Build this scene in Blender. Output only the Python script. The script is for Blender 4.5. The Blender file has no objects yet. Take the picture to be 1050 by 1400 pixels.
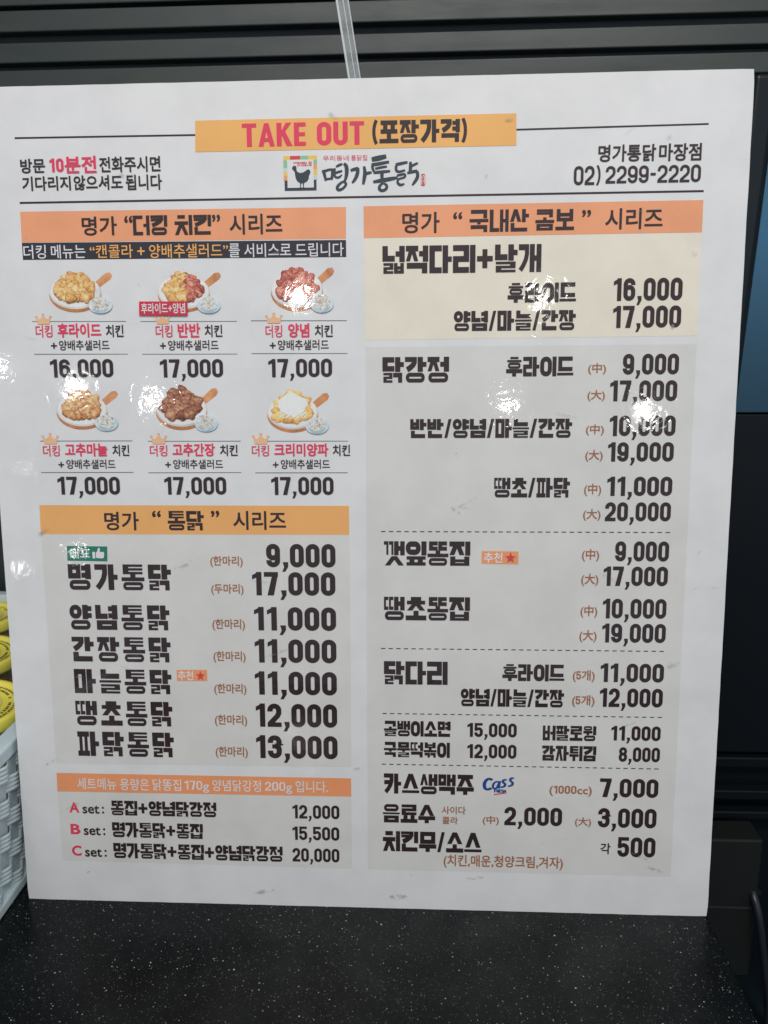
import bpy, bmesh, math, random
from mathutils import Vector, Matrix
from mathutils.geometry import delaunay_2d_cdt
random.seed(7)
SC = bpy.context.scene
COL = SC.collection

# ------------------------------------------------------------ camera, world, lights, exposure
CAM_LOC = (0.05434, -0.61136, 0.50096)
CAM_ROT = [[0.998807, -0.002195, 0.048773], [0.047999, 0.226778, -0.972763], [-0.008926, 0.973944, 0.226612]]

cam = bpy.data.cameras.new('camera')
cam.sensor_fit = 'AUTO'; cam.sensor_width = 36.0
cam.lens = 36.0 * 1100.0 / 1400.0
cam.clip_start = 0.02; cam.clip_end = 60
cam.dof.use_dof = True; cam.dof.focus_distance = 0.66; cam.dof.aperture_fstop = 9.0
camo = bpy.data.objects.new('camera', cam); COL.objects.link(camo)
camo.matrix_world = Matrix.Translation(CAM_LOC) @ Matrix(CAM_ROT).to_4x4()
SC.camera = camo
SC.view_settings.view_transform = 'Standard'
SC.view_settings.look = 'None'
SC.view_settings.exposure = 0.12
SC.view_settings.gamma = 1.0
SC.view_settings.use_curve_mapping = False

world = bpy.data.worlds.new('World'); SC.world = world; world.use_nodes = True
bg = world.node_tree.nodes['Background']
bg.inputs[0].default_value = (0.79, 0.88, 1.0, 1)
bg.inputs[1].default_value = 0.30

def area(name, loc, target, w, h, power, color, shape='RECTANGLE'):
    l = bpy.data.lights.new(name, 'AREA'); l.shape = shape; l.size = w
    if shape == 'RECTANGLE': l.size_y = h
    l.energy = power; l.color = color
    o = bpy.data.objects.new(name, l); COL.objects.link(o); o.location = loc
    d = Vector(target) - Vector(loc)
    o.rotation_euler = d.to_track_quat('-Z', 'Y').to_euler()
    return o
area('ceiling_light', (0.15, -1.5, 1.95), (0, 0, 0.40), 1.5, 0.8, 31, (1.0, 0.955, 0.90))
area('door_reflection_light', (1.75, -2.5, 1.02), (0.41, 0.3, 0.6), 0.35, 0.3, 3.0, (0.50, 0.79, 1.0))  # unseen bluish lamp added to give the steel door its reflection

TEXTS = [
    ('title_text', 'H', 'TAKE OUT', 213.4, 308.3, 638.8, 655.9, 'red', {'t': 0.195}),
    ('title_text', 'H', '(포장가격)', 314.5, 387.1, 638.4, 657.0, 'ink', {'t': 0.225, 'full': 1}),
    ('note_text', 'G', '방문', 36.1, 56.1, 622.3, 633.3, 'ink', {'w': 0.024}),
    ('note_text', 'G', '10분전', 59.7, 97.3, 621.7, 634.6, 'red', {'w': 0.03}),
    ('note_text', 'G', '전화주시면', 99.6, 148.3, 621.8, 633.5, 'ink', {'w': 0.024}),
    ('note_text', 'G', '기다리지', 36.7, 75.9, 608.9, 619.9, 'ink', {'w': 0.024}),
    ('note_text', 'G', '않으셔도', 78.3, 117.6, 608.8, 620.0, 'ink', {'w': 0.024}),
    ('note_text', 'G', '됩니다', 120.0, 148.9, 608.2, 619.9, 'ink', {'w': 0.024}),
    ('shop_text', 'G', '명가통닭', 486.9, 530.3, 622.7, 635.1, 'ink', {'w': 0.024}),
    ('shop_text', 'G', '마장점', 532.5, 564.2, 622.5, 635.2, 'ink', {'w': 0.024}),
    ('phone_number', 'H', '02)', 468.9, 489.1, 606.2, 620.1, 'ink', {'t': 0.155}),
    ('phone_number', 'H', '2299-2220', 493.0, 564.4, 607.0, 619.7, 'ink', {'t': 0.155}),
    ('logo_tagline', 'G', '우리동네', 276.1, 296.3, 627.4, 631.3, 'red', {'w': 0.0}),
    ('logo_tagline', 'G', '통닭집', 298.0, 310.4, 627.2, 631.3, 'red', {'w': 0.0}),
    ('series_heading', 'G', '명가', 82.9, 111.2, 574.3, 588.8, 'ink', {'w': 0.02}),
    ('series_heading', 'G', '“', 117.4, 123.9, 583.5, 589.0, 'ink', {'w': 0.02}),
    ('series_heading', 'H', '더킹', 124.2, 151.8, 574.0, 589.0, 'ink', {'t': 0.2}),
    ('series_heading', 'H', '치킨', 157.7, 186.9, 573.8, 588.8, 'ink', {'t': 0.2}),
    ('series_heading', 'G', '”', 187.7, 194.1, 583.3, 588.8, 'ink', {'w': 0.02}),
    ('series_heading', 'G', '시리즈', 201.5, 243.3, 573.4, 588.9, 'ink', {'w': 0.02}),
    ('series_heading', 'G', '명가', 337.5, 366.5, 572.4, 588.2, 'ink', {'w': 0.02}),
    ('series_heading', 'G', '“', 377.0, 384.0, 582.4, 587.8, 'ink', {'w': 0.02}),
    ('series_heading', 'H', '국내산', 389.7, 435.4, 572.6, 589.2, 'ink', {'t': 0.2}),
    ('series_heading', 'H', '콤보', 440.4, 470.1, 573.1, 588.8, 'ink', {'t': 0.2}),
    ('series_heading', 'G', '”', 475.9, 482.8, 582.5, 587.9, 'ink', {'w': 0.02}),
    ('series_heading', 'G', '시리즈', 493.8, 537.3, 573.0, 588.7, 'ink', {'w': 0.02}),
    ('series_heading', 'G', '명가', 88.2, 117.5, 336.8, 352.5, 'ink', {'w': 0.02}),
    ('series_heading', 'G', '“', 128.9, 136.3, 348.0, 353.5, 'ink', {'w': 0.02}),
    ('series_heading', 'H', '통닭', 141.9, 172.4, 337.0, 353.3, 'ink', {'t': 0.2}),
    ('series_heading', 'G', '”', 178.5, 185.5, 348.1, 353.6, 'ink', {'w': 0.02}),
    ('series_heading', 'G', '시리즈', 197.0, 241.0, 337.5, 353.4, 'ink', {'w': 0.02}),
    ('service_text', 'G', '더킹', 34.2, 52.5, 557.0, 567.7, 'white', {'w': 0.008}),
    ('service_text', 'G', '메뉴는', 56.7, 84.7, 556.9, 567.6, 'white', {'w': 0.008}),
    ('service_text', 'G', '“캔콜라', 88.3, 123.2, 556.8, 567.2, 'orange_text', {'w': 0.008}),
    ('service_text', 'G', '+', 126.8, 132.7, 558.7, 564.9, 'orange_text', {'w': 0.008}),
    ('service_text', 'G', '양배추샐러드”', 136.3, 199.7, 556.3, 566.9, 'orange_text', {'w': 0.008}),
    ('service_text', 'G', '를', 200.3, 209.1, 556.1, 566.7, 'white', {'w': 0.008}),
    ('service_text', 'G', '서비스로', 212.6, 249.8, 556.0, 566.6, 'white', {'w': 0.008}),
    ('service_text', 'G', '드립니다', 253.3, 291.5, 555.8, 566.3, 'white', {'w': 0.008}),
    ('dish_text', 'G', '더킹', 39.9, 53.9, 495.2, 505.1, 'red', {'w': 0.014}),
    ('dish_text', 'G', '후라이드', 58.1, 94.1, 495.0, 506.3, 'red', {'w': 0.032}),
    ('dish_text', 'G', '치킨', 97.9, 112.4, 495.0, 504.8, 'ink', {'w': 0.024}),
    ('dish_note', 'G', '+', 51.9, 56.8, 486.1, 491.1, 'ink', {'w': 0.02}),
    ('dish_note', 'G', '양배추샐러드', 58.6, 100.3, 484.8, 492.9, 'ink', {'w': 0.014}),
    ('price_text', 'H', '16,000', 50.1, 102.4, 463.1, 477.8, 'ink', {'t': 0.185}),
    ('dish_text', 'G', '더킹', 138.7, 152.5, 494.4, 504.2, 'red', {'w': 0.014}),
    ('dish_text', 'G', '반반', 156.7, 175.1, 494.2, 505.5, 'red', {'w': 0.032}),
    ('dish_text', 'G', '치킨', 178.7, 193.0, 494.4, 504.1, 'ink', {'w': 0.024}),
    ('dish_note', 'G', '+', 141.8, 146.6, 485.4, 490.4, 'ink', {'w': 0.02}),
    ('dish_note', 'G', '양배추샐러드', 148.4, 189.6, 484.1, 492.2, 'ink', {'w': 0.014}),
    ('price_text', 'H', '17,000', 141.0, 192.6, 462.6, 477.1, 'ink', {'t': 0.185}),
    ('dish_text', 'G', '더킹', 227.9, 241.4, 493.7, 503.4, 'red', {'w': 0.014}),
    ('dish_text', 'G', '양념', 246.2, 263.2, 493.5, 504.7, 'red', {'w': 0.032}),
    ('dish_text', 'G', '치킨', 267.6, 282.0, 493.6, 503.3, 'ink', {'w': 0.024}),
    ('dish_note', 'G', '+', 231.1, 235.9, 485.0, 489.9, 'ink', {'w': 0.02}),
    ('dish_note', 'G', '양배추샐러드', 237.6, 278.6, 483.7, 491.8, 'ink', {'w': 0.014}),
    ('price_text', 'H', '17,000', 229.5, 281.0, 462.3, 476.8, 'ink', {'t': 0.185}),
    ('dish_text', 'G', '더킹', 39.6, 53.8, 398.7, 408.0, 'red', {'w': 0.014}),
    ('dish_text', 'G', '고추마늘', 58.2, 94.0, 398.6, 409.5, 'red', {'w': 0.032}),
    ('dish_text', 'G', '치킨', 98.2, 112.3, 398.9, 408.2, 'ink', {'w': 0.024}),
    ('dish_note', 'G', '+', 51.9, 56.8, 389.5, 394.1, 'ink', {'w': 0.02}),
    ('dish_note', 'G', '양배추샐러드', 58.7, 100.1, 388.3, 396.2, 'ink', {'w': 0.014}),
    ('price_text', 'H', '17,000', 50.2, 102.9, 366.9, 381.8, 'ink', {'t': 0.185}),
    ('dish_text', 'G', '더킹', 129.5, 144.1, 398.6, 407.9, 'red', {'w': 0.014}),
    ('dish_text', 'G', '고추간장', 148.4, 183.7, 398.5, 409.3, 'red', {'w': 0.032}),
    ('dish_text', 'G', '치킨', 187.9, 202.5, 398.8, 408.1, 'ink', {'w': 0.024}),
    ('dish_note', 'G', '+', 141.8, 146.7, 389.5, 394.0, 'ink', {'w': 0.02}),
    ('dish_note', 'G', '양배추샐러드', 148.5, 190.0, 388.3, 396.1, 'ink', {'w': 0.014}),
    ('price_text', 'H', '17,000', 140.4, 192.1, 367.0, 381.6, 'ink', {'t': 0.185}),
    ('dish_text', 'G', '더킹', 214.2, 228.4, 398.5, 407.7, 'red', {'w': 0.014}),
    ('dish_text', 'G', '크리미양파', 232.7, 277.1, 398.4, 409.1, 'red', {'w': 0.032}),
    ('dish_text', 'G', '치킨', 280.7, 294.8, 398.7, 407.9, 'ink', {'w': 0.024}),
    ('dish_note', 'G', '+', 231.2, 236.0, 389.4, 393.9, 'ink', {'w': 0.02}),
    ('dish_note', 'G', '양배추샐러드', 237.8, 278.1, 388.2, 396.0, 'ink', {'w': 0.014}),
    ('price_text', 'H', '17,000', 229.5, 280.9, 366.8, 381.6, 'ink', {'t': 0.185}),
    ('tag_text', 'G', '후라이드+양념', 128.2, 163.9, 513.1, 521.4, 'white', {'w': 0.02}),
    ('menu_text', 'H', '명가통닭', 54.5, 142.7, 285.7, 307.8, 'ink', {'gap': 0.17, 't': 0.25}),
    ('menu_text', 'H', '양념통닭', 53.7, 139.9, 250.9, 272.6, 'ink', {'gap': 0.17, 't': 0.25}),
    ('menu_text', 'H', '간장통닭', 54.0, 139.7, 222.7, 244.5, 'ink', {'gap': 0.17, 't': 0.25}),
    ('menu_text', 'H', '마늘통닭', 54.2, 139.2, 194.3, 215.9, 'ink', {'gap': 0.17, 't': 0.25}),
    ('menu_text', 'H', '땡초통닭', 53.8, 138.8, 165.2, 187.3, 'ink', {'gap': 0.17, 't': 0.25}),
    ('menu_text', 'H', '파닭통닭', 53.9, 138.9, 137.1, 159.5, 'ink', {'gap': 0.17, 't': 0.25}),
    ('size_note', 'G', '(한마리)', 176.5, 203.9, 305.8, 315.4, 'brown', {'w': 0.018}),
    ('size_note', 'G', '(두마리)', 176.5, 203.9, 281.9, 291.7, 'brown', {'w': 0.018}),
    ('size_note', 'G', '(한마리)', 176.4, 204.2, 251.1, 261.3, 'brown', {'w': 0.018}),
    ('size_note', 'G', '(한마리)', 176.3, 204.0, 222.9, 233.2, 'brown', {'w': 0.018}),
    ('size_note', 'G', '(한마리)', 176.0, 203.8, 194.3, 204.4, 'brown', {'w': 0.018}),
    ('size_note', 'G', '(한마리)', 175.6, 203.6, 166.0, 176.6, 'brown', {'w': 0.018}),
    ('size_note', 'G', '(한마리)', 175.3, 203.4, 137.1, 147.8, 'brown', {'w': 0.018}),
    ('price_text', 'H', '9,000', 223.8, 281.7, 306.1, 325.9, 'ink', {'t': 0.21}),
    ('price_text', 'H', '17,000', 211.4, 281.3, 282.0, 302.0, 'ink', {'t': 0.21}),
    ('price_text', 'H', '11,000', 212.2, 281.5, 251.7, 272.0, 'ink', {'t': 0.21}),
    ('price_text', 'H', '11,000', 212.0, 281.4, 223.5, 244.1, 'ink', {'t': 0.21}),
    ('price_text', 'H', '11,000', 211.3, 281.4, 195.1, 215.8, 'ink', {'t': 0.21}),
    ('price_text', 'H', '12,000', 211.4, 281.3, 166.3, 187.2, 'ink', {'t': 0.21}),
    ('price_text', 'H', '13,000', 210.9, 281.3, 137.8, 158.7, 'ink', {'t': 0.21}),
    ('badge_text', 'G', '대표', 57.2, 74.2, 312.6, 321.4, 'white', {'w': 0.022}),
    ('badge_text', 'G', '추천', 145.0, 158.4, 206.8, 215.3, 'white', {'w': 0.022}),
    ('badge_text', 'G', '추천', 404.1, 419.4, 310.7, 319.3, 'white', {'w': 0.022}),
    ('set_note', 'G', '세트메뉴', 51.2, 86.0, 105.7, 116.6, 'white', {'w': 0.008}),
    ('set_note', 'G', '용량은', 89.5, 115.3, 105.8, 116.7, 'white', {'w': 0.008}),
    ('set_note', 'G', '닭똥집', 118.5, 143.8, 106.0, 116.9, 'white', {'w': 0.008}),
    ('set_note', 'G', '170g', 146.7, 168.4, 104.8, 115.7, 'white', {'w': 0.008}),
    ('set_note', 'G', '양념닭강정', 171.3, 214.1, 106.6, 117.4, 'white', {'w': 0.008}),
    ('set_note', 'G', '200g', 217.6, 241.3, 105.3, 116.1, 'white', {'w': 0.008}),
    ('set_note', 'G', '입니다.', 244.2, 272.5, 106.9, 117.7, 'white', {'w': 0.008}),
    ('set_letter', 'G', 'A', 42.7, 51.4, 83.9, 93.6, 'red', {'w': 0.03}),
    ('set_text', 'G', 'set', 54.4, 69.6, 83.2, 90.8, 'ink', {'w': 0.02}),
    ('set_text', 'G', ':', 71.9, 73.8, 83.5, 90.0, 'ink', {'w': 0.02}),
    ('menu_text', 'H', '똥집+양념닭강정', 80.1, 174.1, 82.3, 96.0, 'ink', {'gap': 0.045, 't': 0.23}),
    ('price_text', 'H', '12,000', 241.1, 282.1, 82.8, 95.4, 'ink', {'t': 0.19}),
    ('set_letter', 'G', 'B', 42.6, 51.4, 63.5, 73.2, 'red', {'w': 0.03}),
    ('set_text', 'G', 'set', 54.4, 69.6, 62.8, 70.5, 'ink', {'w': 0.02}),
    ('set_text', 'G', ':', 71.9, 73.9, 63.1, 69.7, 'ink', {'w': 0.02}),
    ('menu_text', 'H', '명가통닭+똥집', 80.2, 161.4, 61.6, 75.6, 'ink', {'gap': 0.045, 't': 0.23}),
    ('price_text', 'H', '15,500', 240.7, 281.8, 62.7, 75.3, 'ink', {'t': 0.19}),
    ('set_letter', 'G', 'C', 42.6, 51.3, 42.9, 52.7, 'red', {'w': 0.03}),
    ('set_text', 'G', 'set', 54.4, 69.7, 42.2, 49.9, 'ink', {'w': 0.02}),
    ('set_text', 'G', ':', 72.0, 74.0, 42.5, 49.2, 'ink', {'w': 0.02}),
    ('menu_text', 'H', '명가통닭+똥집+양념닭강정', 80.3, 231.6, 41.7, 56.0, 'ink', {'gap': 0.045, 't': 0.23}),
    ('price_text', 'H', '20,000', 240.3, 281.6, 42.3, 55.1, 'ink', {'t': 0.19}),
    ('menu_text', 'H', '넓적다리+날개', 321.9, 445.6, 542.1, 563.1, 'ink', {'gap': 0.05, 't': 0.245}),
    ('menu_text', 'H', '후라이드', 420.0, 473.1, 518.9, 533.9, 'ink', {'gap': 0.05, 't': 0.245}),
    ('menu_text', 'H', '양념/마늘/간장', 378.1, 473.4, 497.5, 512.9, 'ink', {'gap': 0.05, 't': 0.245}),
    ('menu_text', 'H', '닭강정', 321.5, 374.6, 457.5, 477.6, 'ink', {'gap': 0.05, 't': 0.245}),
    ('menu_text', 'H', '후라이드', 419.8, 472.7, 461.8, 477.1, 'ink', {'gap': 0.05, 't': 0.245}),
    ('menu_text', 'H', '반반/양념/마늘/간장', 343.7, 472.9, 413.2, 428.4, 'ink', {'gap': 0.05, 't': 0.245}),
    ('menu_text', 'H', '땡초/파닭', 411.7, 472.5, 365.0, 381.0, 'ink', {'gap': 0.05, 't': 0.245}),
    ('menu_text', 'H', '깻잎똥집', 322.0, 393.0, 308.2, 328.5, 'ink', {'gap': 0.05, 't': 0.245}),
    ('menu_text', 'H', '땡초똥집', 321.8, 393.2, 261.6, 281.6, 'ink', {'gap': 0.05, 't': 0.245}),
    ('menu_text', 'H', '닭다리', 321.5, 375.1, 205.8, 226.0, 'ink', {'gap': 0.05, 't': 0.245}),
    ('menu_text', 'H', '후라이드', 420.9, 472.3, 210.0, 224.6, 'ink', {'gap': 0.05, 't': 0.245}),
    ('menu_text', 'H', '양념/마늘/간장', 386.3, 472.5, 187.3, 202.7, 'ink', {'gap': 0.05, 't': 0.245}),
    ('menu_text', 'H', '골뱅이소면', 321.3, 377.9, 159.7, 173.4, 'ink', {'gap': 0.05, 't': 0.245}),
    ('menu_text', 'H', '버팔로윙', 455.6, 500.2, 158.0, 171.2, 'ink', {'gap': 0.05, 't': 0.245}),
    ('menu_text', 'H', '국물떡볶이', 321.2, 377.4, 140.9, 154.5, 'ink', {'gap': 0.05, 't': 0.245}),
    ('menu_text', 'H', '감자튀김', 455.4, 500.8, 140.0, 153.4, 'ink', {'gap': 0.05, 't': 0.245}),
    ('menu_text', 'H', '카스생맥주', 321.0, 398.2, 107.6, 125.9, 'ink', {'gap': 0.05, 't': 0.245}),
    ('menu_text', 'H', '음료수', 320.0, 365.2, 80.9, 97.8, 'ink', {'gap': 0.05, 't': 0.245}),
    ('menu_text', 'H', '치킨무/소스', 319.9, 405.4, 54.2, 72.9, 'ink', {'gap': 0.05, 't': 0.245}),
    ('price_text', 'H', '16,000', 502.0, 554.7, 519.4, 536.6, 'ink', {'t': 0.2}),
    ('price_text', 'H', '17,000', 502.2, 554.6, 498.8, 515.6, 'ink', {'t': 0.2}),
    ('price_text', 'H', '9,000', 511.2, 554.6, 462.7, 478.8, 'ink', {'t': 0.2}),
    ('price_text', 'H', '17,000', 501.9, 554.2, 441.9, 458.2, 'ink', {'t': 0.2}),
    ('price_text', 'H', '10,000', 502.6, 554.2, 414.4, 430.6, 'ink', {'t': 0.2}),
    ('price_text', 'H', '19,000', 501.9, 553.7, 394.0, 409.5, 'ink', {'t': 0.2}),
    ('price_text', 'H', '11,000', 502.2, 553.8, 366.3, 381.9, 'ink', {'t': 0.2}),
    ('price_text', 'H', '20,000', 501.2, 553.6, 345.7, 361.2, 'ink', {'t': 0.2}),
    ('price_text', 'H', '9,000', 510.5, 553.6, 312.6, 329.2, 'ink', {'t': 0.2}),
    ('price_text', 'H', '17,000', 501.8, 553.6, 292.1, 308.3, 'ink', {'t': 0.2}),
    ('price_text', 'H', '10,000', 502.1, 553.6, 264.7, 281.3, 'ink', {'t': 0.2}),
    ('price_text', 'H', '19,000', 502.2, 554.0, 244.1, 260.3, 'ink', {'t': 0.2}),
    ('price_text', 'H', '11,000', 502.1, 554.0, 210.1, 226.2, 'ink', {'t': 0.2}),
    ('price_text', 'H', '12,000', 502.2, 554.0, 188.4, 204.7, 'ink', {'t': 0.2}),
    ('price_text', 'H', '15,000', 392.1, 433.7, 160.1, 172.5, 'ink', {'t': 0.2}),
    ('price_text', 'H', '11,000', 512.7, 553.6, 158.9, 171.8, 'ink', {'t': 0.2}),
    ('price_text', 'H', '12,000', 392.3, 433.8, 141.1, 153.6, 'ink', {'t': 0.2}),
    ('price_text', 'H', '8,000', 519.7, 553.8, 140.1, 153.1, 'ink', {'t': 0.2}),
    ('price_text', 'H', '7,000', 504.8, 553.8, 108.1, 124.9, 'ink', {'t': 0.2}),
    ('price_text', 'H', '2,000', 424.6, 473.7, 80.6, 97.4, 'ink', {'t': 0.2}),
    ('price_text', 'H', '3,000', 504.2, 553.4, 80.4, 98.1, 'ink', {'t': 0.2}),
    ('price_text', 'H', '500', 521.5, 553.6, 53.7, 71.9, 'ink', {'t': 0.2}),
    ('size_note', 'G', '(中)', 484.2, 498.2, 462.9, 471.8, 'brown', {'w': 0.018}),
    ('size_note', 'G', '(大)', 484.3, 498.0, 442.0, 450.9, 'brown', {'w': 0.018}),
    ('size_note', 'G', '(中)', 483.9, 498.1, 414.8, 423.8, 'brown', {'w': 0.018}),
    ('size_note', 'G', '(大)', 484.0, 497.9, 394.0, 403.4, 'brown', {'w': 0.018}),
    ('size_note', 'G', '(中)', 483.9, 497.6, 366.2, 376.3, 'brown', {'w': 0.018}),
    ('size_note', 'G', '(大)', 483.7, 497.7, 345.9, 355.8, 'brown', {'w': 0.018}),
    ('size_note', 'G', '(中)', 483.8, 497.7, 312.3, 322.7, 'brown', {'w': 0.018}),
    ('size_note', 'G', '(大)', 483.8, 497.7, 291.8, 302.3, 'brown', {'w': 0.018}),
    ('size_note', 'G', '(中)', 484.0, 497.7, 265.0, 275.5, 'brown', {'w': 0.018}),
    ('size_note', 'G', '(大)', 483.7, 497.8, 244.0, 254.7, 'brown', {'w': 0.018}),
    ('size_note', 'G', '(5개)', 479.3, 497.4, 209.6, 220.1, 'brown', {'w': 0.018}),
    ('size_note', 'G', '(5개)', 479.3, 497.9, 187.9, 198.4, 'brown', {'w': 0.018}),
    ('size_note', 'G', '(1000cc)', 462.4, 498.2, 108.0, 117.6, 'brown', {'w': 0.018}),
    ('size_note', 'G', '(中)', 406.1, 419.9, 80.1, 88.9, 'brown', {'w': 0.018}),
    ('size_note', 'G', '(大)', 484.8, 498.4, 80.2, 89.3, 'brown', {'w': 0.018}),
    ('size_note', 'G', '사이다', 370.8, 391.4, 89.5, 96.9, 'brown', {'w': 0.018}),
    ('size_note', 'G', '콜라', 371.3, 384.8, 80.4, 87.4, 'brown', {'w': 0.018}),
    ('size_note', 'G', '(치킨,매운,청양크림,겨자)', 372.7, 475.5, 39.6, 52.3, 'brown', {'w': 0.018}),
    ('size_note', 'G', '각', 507.1, 515.6, 55.8, 65.9, 'ink', {'w': 0.02}),
]
QUADS = [
    ('white_sheet', [(-0.2, 686.8), (599.8, 686.4), (600.3, -0.2), (0.2, 0.3)], 'paper', 0),
    ('title_band', [(177.1, 658.9), (424.4, 659.2), (424.8, 635.9), (176.2, 635.8)], 'banner', 2),
    ('rule_line', [(32.9, 649.6), (176.7, 649.1), (176.6, 647.7), (32.8, 648.2)], 'ink', 1),
    ('rule_line', [(424.6, 648.1), (568.5, 649.3), (568.6, 648.0), (424.6, 646.7)], 'ink', 1),
    ('rule_line', [(33.6, 600.9), (567.2, 601.1), (567.3, 599.5), (33.5, 599.3)], 'ink', 1),
    ('heading_band', [(33.4, 593.4), (293.6, 593.0), (293.3, 569.1), (33.2, 569.8)], 'salmon', 1),
    ('service_band', [(33.2, 569.5), (293.3, 568.2), (293.4, 555.2), (33.2, 556.3)], 'blackband', 1),
    ('heading_band', [(307.3, 593.3), (567.3, 593.8), (567.4, 570.1), (307.4, 569.4)], 'salmon', 2),
    ('cream_panel', [(307.4, 569.3), (567.4, 570.0), (567.6, 492.3), (307.3, 491.1)], 'cream', 1),
    ('grey_panel', [(308.2, 485.6), (567.6, 485.9), (567.8, 36.2), (306.5, 36.6)], 'grey', 1),
    ('heading_band', [(33.5, 358.0), (293.3, 357.8), (293.3, 333.7), (33.1, 333.4)], 'amber', 2),
    ('grey_panel', [(33.1, 333.4), (293.3, 333.7), (293.0, 131.0), (33.4, 129.5)], 'grey', 1),
    ('set_band', [(33.1, 120.7), (292.6, 120.6), (292.6, 103.8), (32.9, 103.4)], 'salmon2', 2),
    ('grey_panel', [(32.9, 103.4), (292.6, 103.8), (292.7, 36.6), (33.6, 38.0)], 'grey', 1),
    ('badge', [(54.8, 323.3), (89.4, 323.0), (88.9, 310.2), (54.6, 310.7)], 'green', 2),
    ('badge', [(144.0, 216.0), (170.3, 216.4), (170.2, 206.4), (143.9, 206.1)], 'salmon2', 2),
    ('badge', [(402.3, 320.5), (432.2, 320.3), (432.4, 309.6), (402.4, 309.8)], 'salmon2', 2),
    ('rule_line', [(37.4, 508.3), (114.9, 507.7), (114.8, 507.1), (37.4, 507.7)], 'greyline', 1),
    ('rule_line', [(126.5, 507.5), (205.1, 506.9), (205.0, 506.3), (126.5, 506.9)], 'greyline', 1),
    ('rule_line', [(216.3, 507.3), (293.2, 506.7), (293.2, 506.0), (216.3, 506.6)], 'greyline', 1),
    ('rule_line', [(37.5, 482.3), (115.1, 481.8), (115.0, 481.2), (37.4, 481.6)], 'greyline', 1),
    ('rule_line', [(126.8, 481.6), (204.6, 481.2), (204.5, 480.6), (126.8, 481.0)], 'greyline', 1),
    ('rule_line', [(216.2, 481.5), (293.5, 481.0), (293.5, 480.4), (216.1, 480.8)], 'greyline', 1),
    ('rule_line', [(37.7, 411.7), (115.2, 411.7), (115.2, 411.0), (37.6, 411.0)], 'greyline', 1),
    ('rule_line', [(128.0, 411.3), (205.1, 411.3), (205.1, 410.6), (128.0, 410.7)], 'greyline', 1),
    ('rule_line', [(216.6, 411.2), (293.3, 411.1), (293.3, 410.5), (216.6, 410.5)], 'greyline', 1),
    ('rule_line', [(36.9, 385.6), (114.8, 385.7), (114.8, 385.0), (36.8, 384.9)], 'greyline', 1),
    ('rule_line', [(127.4, 385.4), (205.0, 385.5), (204.9, 384.9), (127.4, 384.7)], 'greyline', 1),
    ('rule_line', [(216.5, 385.3), (292.7, 385.4), (292.7, 384.7), (216.5, 384.6)], 'greyline', 1),
]
DASH_0 = [(319.7, 336.6), (555.0, 335.9)]
DASH_1 = [(319.1, 237.0), (554.7, 234.7)]
DASH_2 = [(320.1, 179.8), (554.8, 177.9)]
DASH_3 = [(319.2, 134.2), (555.0, 131.4)]
CROWN_0 = [(40.9, 505.8), (53.0, 514.4)]
CROWN_1 = [(139.0, 505.1), (150.7, 513.6)]
CROWN_2 = [(228.6, 504.9), (241.2, 513.2)]
CROWN_3 = [(40.0, 409.0), (52.9, 418.2)]
CROWN_4 = [(131.0, 408.8), (143.6, 417.9)]
CROWN_5 = [(215.6, 408.6), (228.2, 417.7)]
TAG = [(126.7, 522.8), (165.9, 522.3), (165.5, 511.3), (126.2, 511.9)]
LOGO = [(245.3, 605.2), (271.3, 631.5)]
CALLI = [(275.4, 603.4), (350.0, 631.2)]
SEAL = [(351.9, 607.8), (355.3, 616.4)]
CASS = [(406.2, 108.8), (432.9, 126.0)]
THUMB = [(76.5, 312.8), (86.7, 321.8)]
STAR_0 = [(160.7, 206.9), (168.3, 215.5)]
STAR_1 = [(421.5, 310.7), (430.3, 319.7)]
PICS = [('fried', 52.9, 513.4, 105.3, 547.2), ('half', 141.7, 512.6, 193.3, 546.1), ('sauce', 232.9, 512.3, 283.8, 548.9), ('garlic', 53.0, 419.2, 105.1, 453.5), ('soy', 135.7, 418.4, 187.9, 455.4), ('cream', 227.6, 416.3, 278.4, 450.9)]
CRATE_AT = (0.5176, 0.3256, -0.42)
LAMPS = [(-0.773, -4.793, 1.55, 0.0721), (-2.24, -4.516, 0.916, 0.0493), (-1.785, -4.676, 0.841, 0.044), (0.858, -4.802, 1.52, 0.0515), (0.613, -4.922, 0.826, 0.0386), (1.529, -4.779, 0.767, 0.049), (-2.61, -4.35, 1.04, 0.0209), (-2.534, -4.428, 0.366, 0.0104), (-2.56, -4.392, -0.251, 0.0131), (-2.273, -4.516, -0.153, 0.0156)]

for i, (x, y, z, r) in enumerate(LAMPS):
    # ceiling lamps the laminated sheet mirrors, plus low lamps added for its glints
    area('glare_lamp', (x, y, z), (0.05, 0.0, 0.4), 1.7 * r, 0, 85 * math.pi * math.pi * r * r, (1.0, 0.97, 0.93), 'DISK')

# ------------------------------------------------------------ helpers
def srgb(r, g, b, k=1.0):
    f = lambda c: (c / 255 / 12.92) if c / 255 <= 0.04045 else ((c / 255 + 0.055) / 1.055) ** 2.4
    return (min(f(r) * k, .9), min(f(g) * k, .9), min(f(b) * k, .9), 1)

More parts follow.
